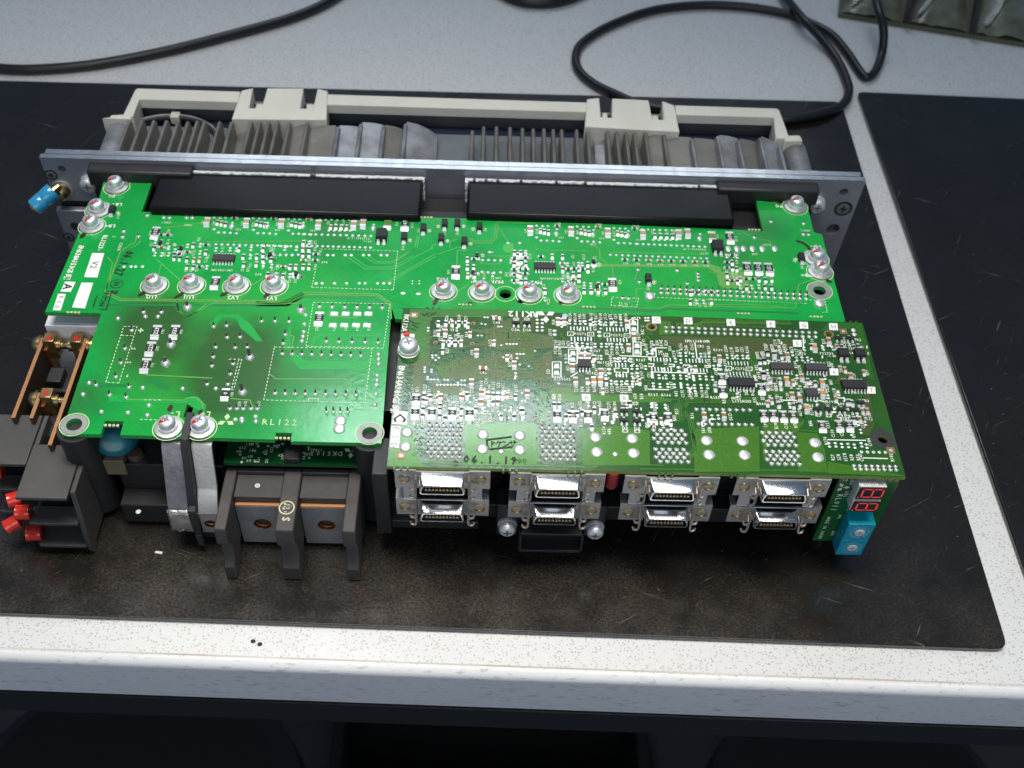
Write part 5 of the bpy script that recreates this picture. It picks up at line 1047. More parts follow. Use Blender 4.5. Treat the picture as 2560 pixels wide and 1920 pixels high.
for c, x, y, t_, h in (('e4',775,400,'LM61348IMX',1.5),('e4',1390,1300,'AM26',1.4),('e4',1480,1348,'L332ACN3',1.4),('e5',375,585,'LM61148IM',1.5),('e2',730,1127,'X25020S',1.4),('e4',830,478,'C82',1.4),('e4',1105,540,'R139',1.4),('e4',80,1245,'R167',1.4),('e4',285,1250,'R166',1.4),('e4',1060,1290,'R155',1.4),('e4',1785,1390,'R169',1.4),('e4',190,565,'LM',1.3),('e4',240,600,'61348',1.2),('e4',270,635,'IMX',1.3),('e2',1400,865,'M61028',1.4),('e2',1470,910,'CFP',1.4),('e2',1970,825,'R167',1.4),('e2',1280,680,'C67',1.4),('e5',1030,465,'PS2703',1.4),('e5',1090,500,'-1-M',1.3),('e5',1370,460,'14',1.4),('e5',1590,465,'15',1.4),('e5',1460,275,'TR2',1.4),('e5',1090,1135,'M51953',1.4),('e5',1230,1165,'BFP',1.4),('e5',1570,1120,'TR3',1.4),('e5',820,1190,'D5',1.4),('e5',1140,1220,'D7',1.4),('e5',1310,1235,'D8',1.4),('e5',130,1160,'R168',1.4),('e5',1150,140,'TP1',1.3),('c7',1040,205,'D3A',1.6),('c7',1130,207,'D1A',1.6),('c7',1905,980,'D3',1.6),('c7',2000,985,'D4',1.6)): desig('2', c, x, y, t_, 0, h, 1.0)
# chips on the control board
for c, x, y in (('e3',445,180),('e3',430,390),('e3',692,395),('e3',1015,400),('e3',1290,405),('c7',1367,880),('c7',1490,885),('c7',1610,885),('c7',1742,872),('c7',2125,898),('c8',105,838),('c8',220,838),('c8',643,525),('c8',652,628),('c8',955,605),('c8',975,817),('c8',1052,817),('c8',1130,822),('c8',1208,824),('c8',1435,902),('c8',1570,897),('c8',1650,897)):
    res('2', c, x, y, '101', 4.5, 2.9, .65, fil=1.1)
comp('2', 'integrated_circuit', 'ic16', lambda: soic(8, 10.2, 4.6, 2.0, 1.29, icb), 'c8', 797, 572); comp('2', 'integrated_circuit', 'ic14', lambda: soic(7, 8.8, 3.9, 1.7, 1.26, icg, True), 'c8', 1112, 443); comp('2', 'integrated_circuit', 'ic14', None, 'c8', 1387, 450); comp('2', 'integrated_circuit', 'ic14b', lambda: soic(7, 9.6, 4.6, 1.9, 1.26, icb), 'c8', 1685, 588)
comp('2', 'integrated_circuit', 'ic8', lambda: soic(4, 5.0, 4.3, 1.7, 1.27, icg), 'c8', 1350, 650); comp('2', 'integrated_circuit', 'ic8', None, 'e2', 1080, 905)
for c, x, y in (('c8',1600,340),('c8',1730,342)): comp('2', 'optocoupler', 'opto2', lambda: opto(4.6, 4.6, 2.3, red=True), c, x, y)
for c, x, y in (('c8',1570,212),('c8',1655,214),('c8',1742,722),('c8',1402,773),('c8',1488,773),('c8',1592,777),('c8',1692,781),('c7',1043,155),('c7',1128,155),('c7',1895,850),('c7',1995,855),('c7',1895,925),('c7',1998,930)): comp('2', 'transistor', 'sot23', sot, c, x, y)
for c, x, y in (('c7',1043,122),('c7',1128,122),('c7',1895,785),('c7',1985,787),('c7',1905,1005),('c7',2000,1008),('c8',1408,815),('c8',1490,820),('c8',1578,825),('c8',1637,828)): star('2', c, x-9, y); star('2', c, x+9, y)
# header, joints under the interface connectors, screening lugs
for i in range(24):
    for r_ in range(2): pinj('2', 'c8', 207+i*51.3, 120+r_*34+i*1.9, .85, 2.0 if r_ == 0 else 1.3)
for i in range(8):
    for r_ in range(2): pinj('2', 'c8', 1690+i*47+r_*6, 1215+r_*26+i*1, .8, 1.2)
for i in range(5): pad('2', 'c8', 1750+i*47, 1105+i, .7)
for i in range(9): pinj('2', 'c8', 445+i*53, 768+i*.8, .9, 2.2); pinj('2', 'c8', 462+i*53, 884+i*.8, .9, 1.6)
colx = []
CONN = [((1009,1192),(1204,1199),(1012,1260),(1201,1267)), ((1297,1200),(1489,1206),(1291,1268),(1479,1275)), ((1582,1209),(1771,1212),(1570,1276),(1754,1279)), ((1861,1214),(2046,1217),(1842,1281),(2024,1284))]
YC = -170.6
for a_, b2, *_ in CONN: colx.append((uy(*a_, YC).x + uy(*b2, YC).x)/2)
rows = [(585,655),(650,700),(715,640),(780,695),(885,635),(950,685),(1010,625),(1080,680)]
for k in range(4):
    for (y, x0) in rows:
        for i in range(5):
            q = B2('e3', x0+i*112, y+i*2.4); put(cached('jc1', lambda: joint(.95, 1.5, .1)), 'solder_joint', ctrl, (q[0]+colx[k]-colx[0], q[1], Z2))
for c, x, y in (('e3',295,700),('e3',275,930),('e3',1500,735),('e3',1490,965),('e3',2080,750),('e3',2080,980),('c7',1670,1055),('c7',1960,1065),('c7',1680,1172),('c7',1970,1180),('c8',525,1018),('c8',808,1022),('c8',545,1130),('c8',825,1132),('c8',1382,1035),('c8',1405,1150)): comp('2', 'solder_joint', 'dome_l', lambda: dome(2.25, .38), c, x, y)
for c, x, y in (('c7',925,912),('c7',925,1165),('c7',1825,1187),('c7',1805,935),('c8',1685,145),('c8',1693,178)): comp('2', 'solder_joint', 'dome_s', lambda: dome(1.0, .5), c, x, y)
# fiducial pads, brass rings
for c, x, y in (('c7',238,90),('c7',135,1198),('c8',1605,155),('c8',1980,1095)):
    q = B2(c, x, y); MB().cbox(0, 0, 0, 3.0, 3.0, .05).build('bare_pad', padbr, ctrl, (q[0], q[1], Z2+.14)); MB().cbox(0, 0, 0, 1.2, 1.2, .05).build('bare_pad', solder, ctrl, (q[0], q[1], Z2+.2))
for hx, hy, hr in holes2[1:3] + holes2[:1]:
    rg = MB(); rg.loft([[(r*math.cos(2*math.pi*k/28), r*math.sin(2*math.pi*k/28), 0) for k in range(28)] for r in (hr+.02, hr+(.8 if hr < 1.8 else 2.6))], 0, False, False); rg.build('hole_land', padbr if hr < 1.8 else darkm, ctrl, (hx, hy, Z2+.14))
for c, x, y in (('e1',780,242),('e1',1345,250),('e1',750,552),('e1',1335,568)): q = B2(c, x, y); MB().lathe([(1.0,.14),(1.0,.16),(.5,.16),(.45,.13)], 14, caps=False).build('via_land', padbr, ctrl, (q[0], q[1], Z2))
vr = random.Random(11); via = MB()
for c, x0, x1, y0, y1, n in (('e1',560,700,300,700,30),('e1',850,2150,780,960,60),('e1',620,900,840,900,25),('e1',1400,2100,300,700,60),('e1',1400,2200,1000,1250,50),('e3',380,600,600,1080,60),('e2',0,500,400,1200,60),('e3',1500,2200,200,520,40),('c7',1180,1320,600,950,40),('c7',1200,1560,960,1260,60)):
    for _ in range(n):
        q = B2(c, vr.uniform(x0,x1), vr.uniform(y0,y1)); via.lathe([(.28,0),(.26,.10),(.05,.12)], 6, 0, (q[0], q[1], Z2+.10))
via.build('vias', [trk2], ctrl)['kind'] = 'stuff'
# lettering on the control board
printed('2', 'printed_text', 'RK112', 'c7', 1097, 84, 3.2, 180, silk, .78, .03); printed('2', 'printed_text', 'RK112A', 'c7', 172, 150, 2.2, -93, silk, .70, .02); printed('2', 'printed_text', 'BN634A980G51\u73fe', 'c7', 115, 668, 2.5, -93.5, silk, .71, .02)
printed('2', 'etched_text', 'BN634A980H01', 'c7', 190, 640, 2.9, 87, olive, .74, .0)
label_box('2', 'c7', [(85,850),(187,853),(180,957),(65,952)], 'C', 4.6, -92, ink, bold=.02); label_box('2', 'c7', [(60,965),(132,968),(118,1140),(48,1132)], 'E.S.D', 2.3, -93, grey_ink); label_box('2', 'c7', [(140,235),(242,238),(240,300),(132,298)], 'C', 3.6, -92, ink)
for c, x, y, t_ in (('c7',1597,740,'A'),('c7',1897,745,'B'),('c8',128,65,'C'),('c8',380,72,'D'),('c8',717,85,'E'),('c8',1033,98,'F'),('c8',1293,107,'G'),('c8',1527,118,'H'),('c8',1242,250,'5'),('c8',1532,475,'6'),('c8',1825,620,'7')):
    label_box('2', c, [(x-36,y-28),(x+32,y-26),(x+36,y+28),(x-32,y+26)], t_, 2.2, 0)
printed('2', 'ink_stamp', '06.1.19', 'c7', 838, 1230, 3.5, -1, ink, .82, .03); printed('2', 'ink_stamp', '00', 'c7', 1090, 1240, 2.6, -1, ink, .7, 0)
printed('2', 'ink_stamp', 'P\u30b1\u30f3\u30b5', 'c7', 940, 1105, 2.6, 3, ink, .95, .01); mk = MB()
for pts in ([(810,1075),(1010,1050)], [(830,1150),(1015,1130)], [(810,1075),(822,1150)]): rb(mk, B2, 'c7', pts, .7, Z2+.18)
mk.build('ink_stamp', ink, ctrl)
mk = MB()
for pts in ([(300,75),(320,95),(340,70)], [(345,70),(345,95)], [(360,70),(375,95),(390,70)], [(395,90),(415,60)], [(200,130),(250,160),(280,150)], [(215,160),(270,190)], [(205,190),(250,210)]): rb(mk, B2, 'c7', pts, .5, Z2+.18)
mk.build('ink_stamp', mat('faint_ink', (.006,.045,.015), .5), ctrl)
q = B2('c7', 1430, 92); MB().lathe([(.05,.0),(1.2,.0),(1.0,.1),(.05,.12)], 10).build('paint_dot', mat('pale_blue_dot', (.30,.62,.70), .5), ctrl, (q[0], q[1], Z2+.1))
# the remaining tiny parts, packed between the named ones
fr2 = random.Random(42)
def fill(c, x0, x1, y0, y1, n):
    k0 = V[c][2]
    for _ in range(n):
        x, y = fr2.uniform(x0, x1), fr2.uniform(y0, y1); r = fr2.random()
        if r < .45: pair('2', c, x, y, 1.5, .58)
        elif r < .62: small('2', c, x, y)
        elif r < .70: bar('2', c, [(x, y-3.5/k0), (x, y+3.5/k0)], .5)
        else: desig('2', c, x, y, None, fr2.choice((90, -90, 0)), 1.35)
fill('c7', 1370, 2150, 110, 240, 12); fill('c7', 1330, 2150, 330, 460, 14); fill('c7', 1600, 2180, 460, 690, 12); fill('c7', 320, 760, 690, 930, 15); fill('c7', 760, 1130, 640, 930, 15); fill('c7', 1330, 2150, 780, 960, 16)
fill('c8', 40, 620, 260, 480, 12); fill('c8', 300, 900, 480, 680, 12); fill('c8', 900, 1500, 230, 480, 16); fill('c8', 900, 1560, 500, 760, 20); fill('c8', 1420, 1830, 220, 320, 6); fill('c8', 1480, 1830, 620, 960, 19); fill('c8', 0, 300, 700, 920, 10); fill('c7', 380, 700, 120, 330, 6)
for bd in '12':
    TXT[bd].build('small_designators', silk if bd == '2' else mat('silkscreen_mint', (.66,.80,.58), .6), PB[bd])['kind'] = 'stuff'
    PAD[bd].build('solder_pads', solder, PB[bd])['kind'] = 'stuff'
# ================================================================ FRONT OF THE DRIVE
# ---- interface connectors, two rows of four
def ring_tr(tw, bw, zt, zb, y, r=.9):
    pts = []
    for (x, z, a0) in ((bw, zb+r, -90), (tw, zt-r, 0), (-tw, zt-r, 90), (-bw, zb+r, 180)):
        for k in range(4):
            a_ = math.radians(a0 + 90*k/3); pts.append((x - (r if x > 0 else -r) + r*math.cos(a_), y, z + r*math.sin(a_)))
    return pts
def conn_parts(hs_):
    pl = MB(); w_ = hs_ + 3.4
    pl.box(-w_, -7.2, -.7, 0, -5.2, 4.6); pl.box(7.2, w_, -.7, 0, -5.2, 4.6); pl.box(-7.2, 7.2, -.68, 0, -4.4, 4.6)
    pl.box(-w_, -9.6, -.7, 4.5, 4.62, 5.2); pl.box(9.6, w_, -.7, 4.5, 4.62, 5.2)
    sh = MB(); sh.loft([ring_tr(8.6, 8.9, 4.2, -2.4, -.72), ring_tr(8.3, 8.6, 4.1, -2.2, -1.6), ring_tr(7.6, 8.2, 3.5, -1.9, -5.9), ring_tr(7.45, 8.05, 3.35, -1.75, -6.2), ring_tr(7.0, 7.6, 2.9, -1.3, -6.2), ring_tr(6.9, 7.5, 2.8, -1.2, -2.0)], 0, False, False)
    sh.add([p for p in ring_tr(6.9, 7.5, 2.8, -1.2, -2.0)], [tuple(range(16))], 1)
    ins = MB(); ins.box(-6.6, 6.6, -5.6, -2.0, -.9, .9, 0)
    for i in range(10): ins.box(-5.715+i*1.27-.33, -5.715+i*1.27+.33, -6.0, -3, .45, 1.35, 1)
    la = []
    for s in (-1, 1):
        for dz in (0, -5.4):
            m_ = MB(); p = [(s*9.6, -.8, 3.2+dz*.6), (s*9.6, -3.4, 3.0+dz*.75), (s*9.7, -4.4, 1.2+dz*.8), (s*9.8, -4.5, -1.0+dz*.85), (s*10.5, -4.5, -1.7+dz*.85), (s*11.5, -4.3, -1.5+dz*.85), (s*11.9, -4.1, -.5+dz*.85)]
            m_.tube(p, [.45,.5,.5,.5,.55,.55,.4], 8); la.append(m_)
    hl = []
    for s in (-1, 1):
        m_ = MB(); m_.T = Matrix.Translation((s*hs_, -.72, 0)) @ Matrix.Rotation(math.radians(90), 4, 'X')
        m_.lathe([(2.35, 0), (2.3, .25), (1.75, .3), (1.5, .1), (1.35, -.4)], 22, 0, caps=False); m_.lathe([(1.34, -.35), (.05, -.36)], 16, 1); hl.append(m_)
    return pl, sh, ins, la, hl
hs_ = 13.9
plm, shm, inm, lam, hlm = conn_parts(hs_)
plate_m = mat('nickel_plate', (.60,.60,.60), .38, .8, bump=(900,.2), vary=(250,.4,(.36,.36,.36)))
plme, shme, inme = plm.mesh('bracket', plate_m), shm.mesh('shell', [chrome, icb], 50), inm.mesh('contact_block', [icb, gold])
lame = [m_.mesh('latch', mat('latch_spring_%d' % i, (.62,.52,.42), .3, .9)) for i, m_ in enumerate(lam)]; hlme = [m_.mesh('threaded_insert', [brass, darkm]) for m_ in hlm]
for (ul, ur, ll, lr) in CONN:
    for (a_, b2, nm) in ((ul, ur, 0), (ll, lr, 1)):
        A_, B_ = uy(*a_, YC), uy(*b2, YC); cx, cz = (A_.x+B_.x)/2, (A_.z+B_.z)/2
        br_ = put(plme, 'interface_connector', drive, (cx, YC, cz))
        put(shme, 'shell', br_); put(inme, 'contact_block', br_)
        for m_ in lame: put(m_, 'latch', br_)
        for m_ in hlme: put(m_, 'threaded_insert', br_)
        if nm == 0:
            for s in (-1, 1): MB().box(min(s*10.2, s*14.5), max(s*10.2, s*14.5), -.6, 0, -11.3, -5.3).build('bracket_strap', plate_m, br_); MB().box(min(s*10.2, s*14.5), max(s*10.2, s*14.5), -1.2, 2.5, -12.2, -11.35).build('bracket_strap', chrome, br_)
        MB().box(-12, 12, .2, 16, -4.2, 4.3).build('connector_body', icb, br_)
# ---- bezel of the connector on the case below, with its two screws
bzl = MB(); bzl.box(20.8, 29.5, -168.5, -160, 14, 34); bzl.box(54.8, 62.8, -168.5, -160, 14, 34); bzl.box(29.5, 54.8, -168.5, -160, 23, 34); bzl.build('connector_bezel', blackp, drive, bevel=.5)
ob_ = MB(); x0, x1, z0, z1 = 29.6, 54.7, 9.5, 22.6
for bx_ in ((x0, x1, z0, z0+1.4), (x0, x1, z1-1.2, z1), (x0, x0+1.2, z0, z1), (x1-1.2, x1, z0, z1)): ob_.box(bx_[0], bx_[1], -173.5, -164, bx_[2], bx_[3])
ob_.build('connector_shroud', blackp, drive, bevel=.3); MB().box(x0+1, x1-1, -168.5, -164, z0+1, z1-1).build('connector_core', icb, drive)
for p in ((1268,1312), (1487,1319)):
    q = uy(*p, -169.5); put(screw_mesh('bezel_screw', 0, 3.7, 3.3, 3.6, False), 'screw', drive, (q.x, -168.6, q.z), rot=RX)
q = uy(1530, 1200, -169); MB().lathe([(2.4, -6), (2.4, 2), (2.0, 3.4), (.1, 4)], 16, c=(0,0,0)).build('red_lamp', glow_led, drive, (q.x, -169, q.z), sharp=60)
o = [k for k in drive.children if k.name.startswith('red_lamp')][0]; o.rotation_euler = (math.radians(180), 0, 0)

# ---- small board with the two digits and the two rotary switches
YR = -167.0
tl = vy('e6', 560, 235, YR); bl = vy('e6', 165, 1275, YR); xr = vy('e6', 1200, 800, YR).x
rl_m = pcb_mat('digit_board_mask', (.004,.135,.030), (.003,.10,.024), (.03,.05,.02), [], 60, .5)
XB0, ZB0, ZB1 = (tl.x + bl.x)/2, bl.z, 57.0
dg = MB().box(XB0, xr+3, YR, YR+1.6, ZB0, ZB1).build('digit_board', rl_m, drive, bevel=.4)
def upright(mb, text, x, y, z, h, ang=0, mi=0, adv=.8, bold=.02, wide=1.0):
    k = MB(); letters(k, text, 0, 0, 0, h, ang, 0, adv, bold, wide)
    mb.add([(x+a_, y, z+b2) for a_, b2, _ in k.v], k.f, mi)
def up(text, x, y, h, ang, m_=silk, adv=.8, name='printed_text', bold=.01):
    q = vy('e6', x, y, YR-.05); mb = MB(); upright(mb, text, 0, 0, 0, h, ang, 0, adv, bold); mb.build(name, m_, dg, (q.x, YR-.06, q.z))
up('RL011', 548, 640, 2.4, -90, silk, .96); up('MADE IN JAPAN', 340, 1060, 1.45, -90, silk, .80); up('SWL', 595, 875, 1.35, -90, silk, .78); up('SWM', 480, 1145, 1.35, -90, silk, .78); up('LEDL', 705, 500, 1.35, -90, silk, .78); up('LEDM', 800, 290, 1.35, -90, silk, .78); up('P1', 680, 265, 1.3, 180)
q = vy('e6', 640, 385, YR); lg = MB()
for k in range(3):
    a_ = math.radians(0 + k*120); d = Vector((math.cos(a_), math.sin(a_))); n_ = Vector((-d.y, d.x)); r = 2.9
    P = [d*.06*r, d*r*.55 + n_*r*.30, d*r, d*r*.55 - n_*r*.30]; lg.add([(p.x, 0, p.y) for p in P], [(0,1,2,3)])
lg.build('three_diamond_mark', silk, dg, (q.x, YR-.06, q.z))
mk = MB()
for a_, b2 in (((480,1275),(720,750)), ((720,750),(760,750))):
    A_, B_ = vy('e6', *a_, YR), vy('e6', *b2, YR); mk.hexa([(A_.x-.12, YR-.04, A_.z), (A_.x+.12, YR-.04, A_.z), (B_.x+.12, YR-.04, B_.z), (B_.x-.12, YR-.04, B_.z)] + [(A_.x-.12, YR-.06, A_.z-.1), (A_.x+.12, YR-.06, A_.z), (B_.x+.12, YR-.06, B_.z+.1), (B_.x-.12, YR-.06, B_.z)])
mk.build('printed_line', silk, dg)
YD = YR - 5.6
def digit(tl_, br_, txt=None):
    A_, B_ = vy('e6', *tl_, YD), vy('e6', *br_, YD); x0, x1, z1, z0 = A_.x, B_.x, min(A_.z, 57.6), B_.z
    b = MB().box(x0, x1, YD+.5, YR-.05, z0, z1).build('digit_display', wht, dg, bevel=.15)
    MB().box(x0+.25, x1-.02, YD, YD+.49, z0+.02, z1-.35).build('display_face', icb, dg)
    sg = MB(); cx, cz = (x0+x1)/2+.5, (z0+z1)/2+.1; L = (x1-x0)*.37; Hh = (z1-z0)*.33; t_ = .62; sl = -.12
    def bar3(xa, za, xb, zb):
        d = Vector((xb-xa, zb-za)).normalized(); n_ = Vector((-d.y, d.x))*t_/2; pts = [Vector((xa,za)), Vector((xa,za))+d*.35+n_, Vector((xb,zb))-d*.35+n_, Vector((xb,zb)), Vector((xb,zb))-d*.35-n_, Vector((xa,za))+d*.35-n_]
        sg.add([(p.x + sl*(p.x-cx)*0, YD-.04, p.y) for p in pts], [tuple(range(6))])
    for s in (-1, 0, 1): bar3(cx+s*L, cz-Hh+.15, cx+s*L, cz+Hh-.15)
    for s in (-1, 1):
        for h_ in (0, 1): bar3(cx+(h_-1)*L+.15, cz+s*Hh, cx+h_*L-.15, cz+s*Hh)
    sg.build('digit_segments', seg, dg); MB().box(cx-L-1.3, cx-L-.7, YD-.05, YD-.02, cz-Hh-.5, cz-Hh).build('decimal_point', seg, dg)
    if txt:
        tm = MB(); letters(tm, 'LA-301VL', (x0+x1)/2, YD+1.7, z1+.03, 1.35, 180, 0, .72, .01); letters(tm, '648Y', (x0+x1)/2, YD+3.6, z1+.03, 1.35, 180, 0, .72, .01); tm.build('printed_text', grey_ink, dg)
digit((930,392), (1295,588), True); digit((830,625), (1200,798))
YW = YR - 6.6
sA, sB = vy('e6', 735, 1000, YW), vy('e6', 1170, 1005, YW); zs = [sA.z, vy('e6', 800, 1265, YW).z, vy('e6', 740, 1510, YW).z]; xs0, xs1 = vy('e6', 565, 1400, YW).x, vy('e6', 1000, 1400, YW).x
for k, (dx, dy) in enumerate(((915,1125),(780,1380))):
    b = MB().box(xs0, xs1, YW, YR-.05, zs[k+1]+.04, zs[k]-.04).build('rotary_switch', teal, dg, bevel=.25)
    cx, cz = (xs0+xs1)/2 + .3, (zs[k]+zs[k+1])/2; d_ = MB(); d_.T = Matrix.Translation((cx, YW, cz)) @ Matrix.Rotation(RX[0], 4, 'X'); d_.lathe([(2.0,.02),(2.0,.25),(1.85,.3),(.05,.3)], 24, 0); d_.box(-1.2,1.2,-.2,.2,.28,.36,1); d_.box(-.2,.2,-1.0,.9,.28,.355,1); d_.build('switch_dial', [wht, grey_ink], dg)
    nm = MB()
    for i, ch in enumerate('0123456789ABCDEF'):
        a_ = math.radians(200 - i*22.5); upright(nm, ch, cx+3.35*math.cos(a_), YW-.03, cz+3.35*math.sin(a_), 1.25, math.degrees(a_)-90, 0, .8, 0)
    nm.build('dial_numbers', mat('pale_print_%d' % k, (.55,.72,.76), .6), dg)

# ---- lower board peeping out under the power board
dkm = pcb_mat('lower_board_mask', (.004,.085,.022), (.003,.05,.016), (.03,.04,.02), [], 60, .6)
dkb = MB().box(-84, -31.5, -154.2, -100, 36.4, 38).build('lower_board', dkm, drive)
dkt = MB(); letters(dkt, 'DK510', vz('d2',1870,275,38).x, vz('d2',1870,275,38).y, 38.06, 2.2, 180, 0, .95, .01, 1.0); dkt.build('printed_text', silk, dkb)
q = vz('d2', 2030, 262, 38); lg = MB()
for k in range(3):
    a_ = math.radians(-90 + k*120); d = Vector((math.cos(a_), math.sin(a_))); n_ = Vector((-d.y, d.x)); r = 3.1
    lg.prism([tuple(d*.06*r), tuple(d*r*.55 + n_*r*.30), tuple(d*r), tuple(d*r*.55 - n_*r*.30)], 0, .02)
lg.build('three_diamond_mark', silk, dkb, (q.x, q.y, 38.05))
rnd = random.Random(21); st = MB(); sp = MB()
for _ in range(46):
    q = vz('d2', rnd.uniform(1210, 1800), rnd.uniform(195, 335), 38)
    if rnd.random() < .5: letters(st, rnd.choice(('R11','C9','R14','C12','D3','b1','R8')), q.x, q.y, 38.06, 1.2, rnd.choice((0,90,180)), 0)
    else: sp.lathe([(.6,0),(.5,.2),(.1,.3)], 8, 0, (q.x, q.y, 38.02))
st.build('small_designators', silk, dkb)['kind'] = 'stuff'; sp.build('solder_pads', solder, dkb)['kind'] = 'stuff'
q = vz('d2', 1610, 300, 38); MB().box(q.x-3.2, q.x+3.2, -154.0, q.y+5, 38.05, 41).build('cable_clip', blackp, dkb, bevel=.5)

# ---- output terminal block
TB = empty('terminal_block', (0,0,0), drive)
YB_, YF_, ZT = -152.2, -181.0, 33.0
base = MB(); base.box(-83.6, -32.0, -164, YB_-.2, 3, 30.2); base.build('block_body', phen, TB)
def tfin(x0, x1):
    prof = [(YB_, ZT), (YF_, ZT), (YF_-.8, ZT-4), (YF_-.8, ZT-9), (YF_+2.5, ZT-14), (YF_+2.0, 12), (YF_-1.0, 8), (YF_-1.2, .3), (YF_+4.5, .3), (-166, 10), (-162, 12), (YB_, 12)]
    mb = MB(); n = len(prof); mb.add([(x0, y, z) for y, z in prof] + [(x1, y, z) for y, z in prof], [tuple(range(n)), tuple(range(2*n-1, n-1, -1))] + [(i, (i+1)%n, n+(i+1)%n, n+i) for i in range(n)])
    return mb.build('barrier', phen, TB, bevel=.5)
tfin(-84.0, -79.6); mf = tfin(-61.5, -54.7); tfin(-36.7, -31.8)
MB().box(-79.55, -61.55, YB_-2.2, YB_-.1, 30.3, ZT-.1).build('top_rail', phen, TB, bevel=.3); MB().box(-54.65, -36.75, YB_-2.2, YB_-.1, 30.3, ZT-.1).build('top_rail', phen, TB, bevel=.3)
steel = mat('plated_steel_tab', (.40,.41,.42), .4, .45, bump=(700,.3), vary=(120,.6,(.24,.24,.23)))
for x0, x1, dot in ((-79.5, -61.6, True), (-54.6, -36.8, False)):
    pk = MB().box(x0, x1, -165.0, YB_-2.3, 27, 31.2).build('pocket_plate', phen, TB, bevel=.3)
    hx = (x0+x1)/2 + .2; yp = -166.6
    tab = put(flat_solid('terminal_tab', [(x0+.2, 27.2), (x1-.1, 27.2), (x1-.1, 2.5), (x0+.2, 2.5)], [(hx, 15.3, 3.5)], [], 1.6, [steel, coppered], drive), 'terminal_tab', TB, (0, yp, 0), rot=RX)
    MB().box(x0+.3, x1-.2, yp+.15, yp+1.5, 27.25, 27.75).build('copper_edge', coppered, TB)
    nut = MB(); nut.T = Matrix.Translation((hx, yp, 15.3)) @ Matrix.Rotation(RX[0], 4, 'X')
    nut.lathe([(3.45,-.1),(3.4,-1.5),(3.1,-1.7),(2.9,-1.4),(2.85,-2.6),(2.6,-2.8),(2.5,-2.4),(2.45,-4.5)], 26, 0, caps=False); nut.lathe([(2.44,-4.4),(.1,-4.5)], 20, 1); nut.build('threaded_hole', [copper, darkm], TB)
    if dot: q = vz('g4', 603, 362, 31.2); MB().lathe([(1.0,0),(1.0,.05),(.05,.06)], 16).build('white_dot', wht, TB, (q.x, q.y, 31.22)); MB().lathe([(.55,0),(.55,.05),(.05,.06)], 16).build('white_dot', mat('dot_grey', (.45,.45,.46), .6), TB, (q.x, q.y, 31.29))
cream = mat('cream_paint', (.62,.58,.40), .6)
q = vz('g4', 960, 630, ZT); em = MB(); em.loft([[(r*math.cos(2*math.pi*k/30), r*1.05*math.sin(2*math.pi*k/30), 0) for k in range(30)] for r in (2.5, 3.0)], 0, False, False)
for i in range(16): a_ = rnd.uniform(0, 6.28); r = rnd.uniform(.2, 2.0); em.box(r*math.cos(a_)-.55, r*math.cos(a_)+.4, r*math.sin(a_)-.2, r*math.sin(a_)+.18, -.01, .005)
em.build('painted_emblem', cream, TB, (q.x, q.y, ZT+.05))
q = vz('g4', 955, 770, ZT); em = MB(); letters(em, 'S', 0, 0, 0, 3.0, -90, 0, .8, .03); em.build('painted_letter', cream, TB, (q.x, q.y, ZT+.05))

# ---- two plated bars from the board to the output, black insulator between them
barm = mat('plated_bar', (.62,.61,.58), .42, .7, bump=(600,.3), vary=(160,.5,(.45,.44,.41)))
def strip(x0, x1, path, th, name, m_, parent=drive, x0b=None, x1b=None):
    mb = MB(); rings = []; n = len(path)
    for i, (y, z) in enumerate(path):
        a_, b2 = path[max(0,i-1)], path[min(n-1,i+1)]; t_ = Vector((b2[0]-a_[0], b2[1]-a_[1])).normalized(); nn = Vector((-t_.y, t_.x))*th
        f = i/(n-1); xa = x0 + ((x0b if x0b is not None else x0)-x0)*f; xb = x1 + ((x1b if x1b is not None else x1)-x1)*f
        rings.append([(xa, y, z), (xb, y, z), (xb, y+nn.x, z+nn.y), (xa, y+nn.x, z+nn.y)])
    mb.loft(rings); return mb.build(name, m_, parent, bevel=.25)
strip(-105.4, -97.6, [(-147, 49.4), (-154.2, 49.4), (-155.3, 48.4), (-160, 38), (-166, 25.2), (-166.5, 23)], 1.3, 'output_bar', mat('taped_bar', (.30,.30,.31), .4, .5, bump=(500,.6), vary=(200,.6,(.17,.17,.18))))
fo_ = MB(); fr_ = random.Random(4); n = 9; g = []
for j in range(n):
    for i in range(n): g.append((-105.6 + 8.4*i/(n-1) + fr_.uniform(-.3,.3)*(j>6), -166.8 - .9*(j/(n-1))**.5 - fr_.uniform(0,.35), 24.6 - 12.0*j/(n-1) + fr_.uniform(-.3,.3) - (1.2*fr_.random() if j == n-1 else 0)))
fo_.add(g, [(j*n+i, j*n+i+1, (j+1)*n+i+1, (j+1)*n+i) for j in range(n-1) for i in range(n-1)]); ff = fo_.build('foil_end', mat('crumpled_foil', (.80,.78,.74), .25, .9), drive); sol_ = ff.modifiers.new('thick', 'SOLIDIFY'); sol_.thickness = .0006; sol_.offset = 1
MB().box(-106, -97, -166.2, -160, 9, 22.5).build('output_foot', blackp, drive, bevel=.6)
strip(-94.2, -86.6, [(-147, 49.4), (-154.2, 49.4), (-155.3, 48.4), (-160.5, 30.5), (-161.5, 29.3), (-166.2, 22.8), (-166.6, 21.5)], 1.3, 'output_bar', barm)
o = put(flat_solid('output_tab', [(-95, 21.6), (-87.2, 21.6), (-87, 8.8), (-95.2, 8.8)], [(-90.6, 14.5, 2.6)], [], 1.3, [barm, barm], drive), 'output_tab', drive, (0, -166.6, 0), rot=RX)
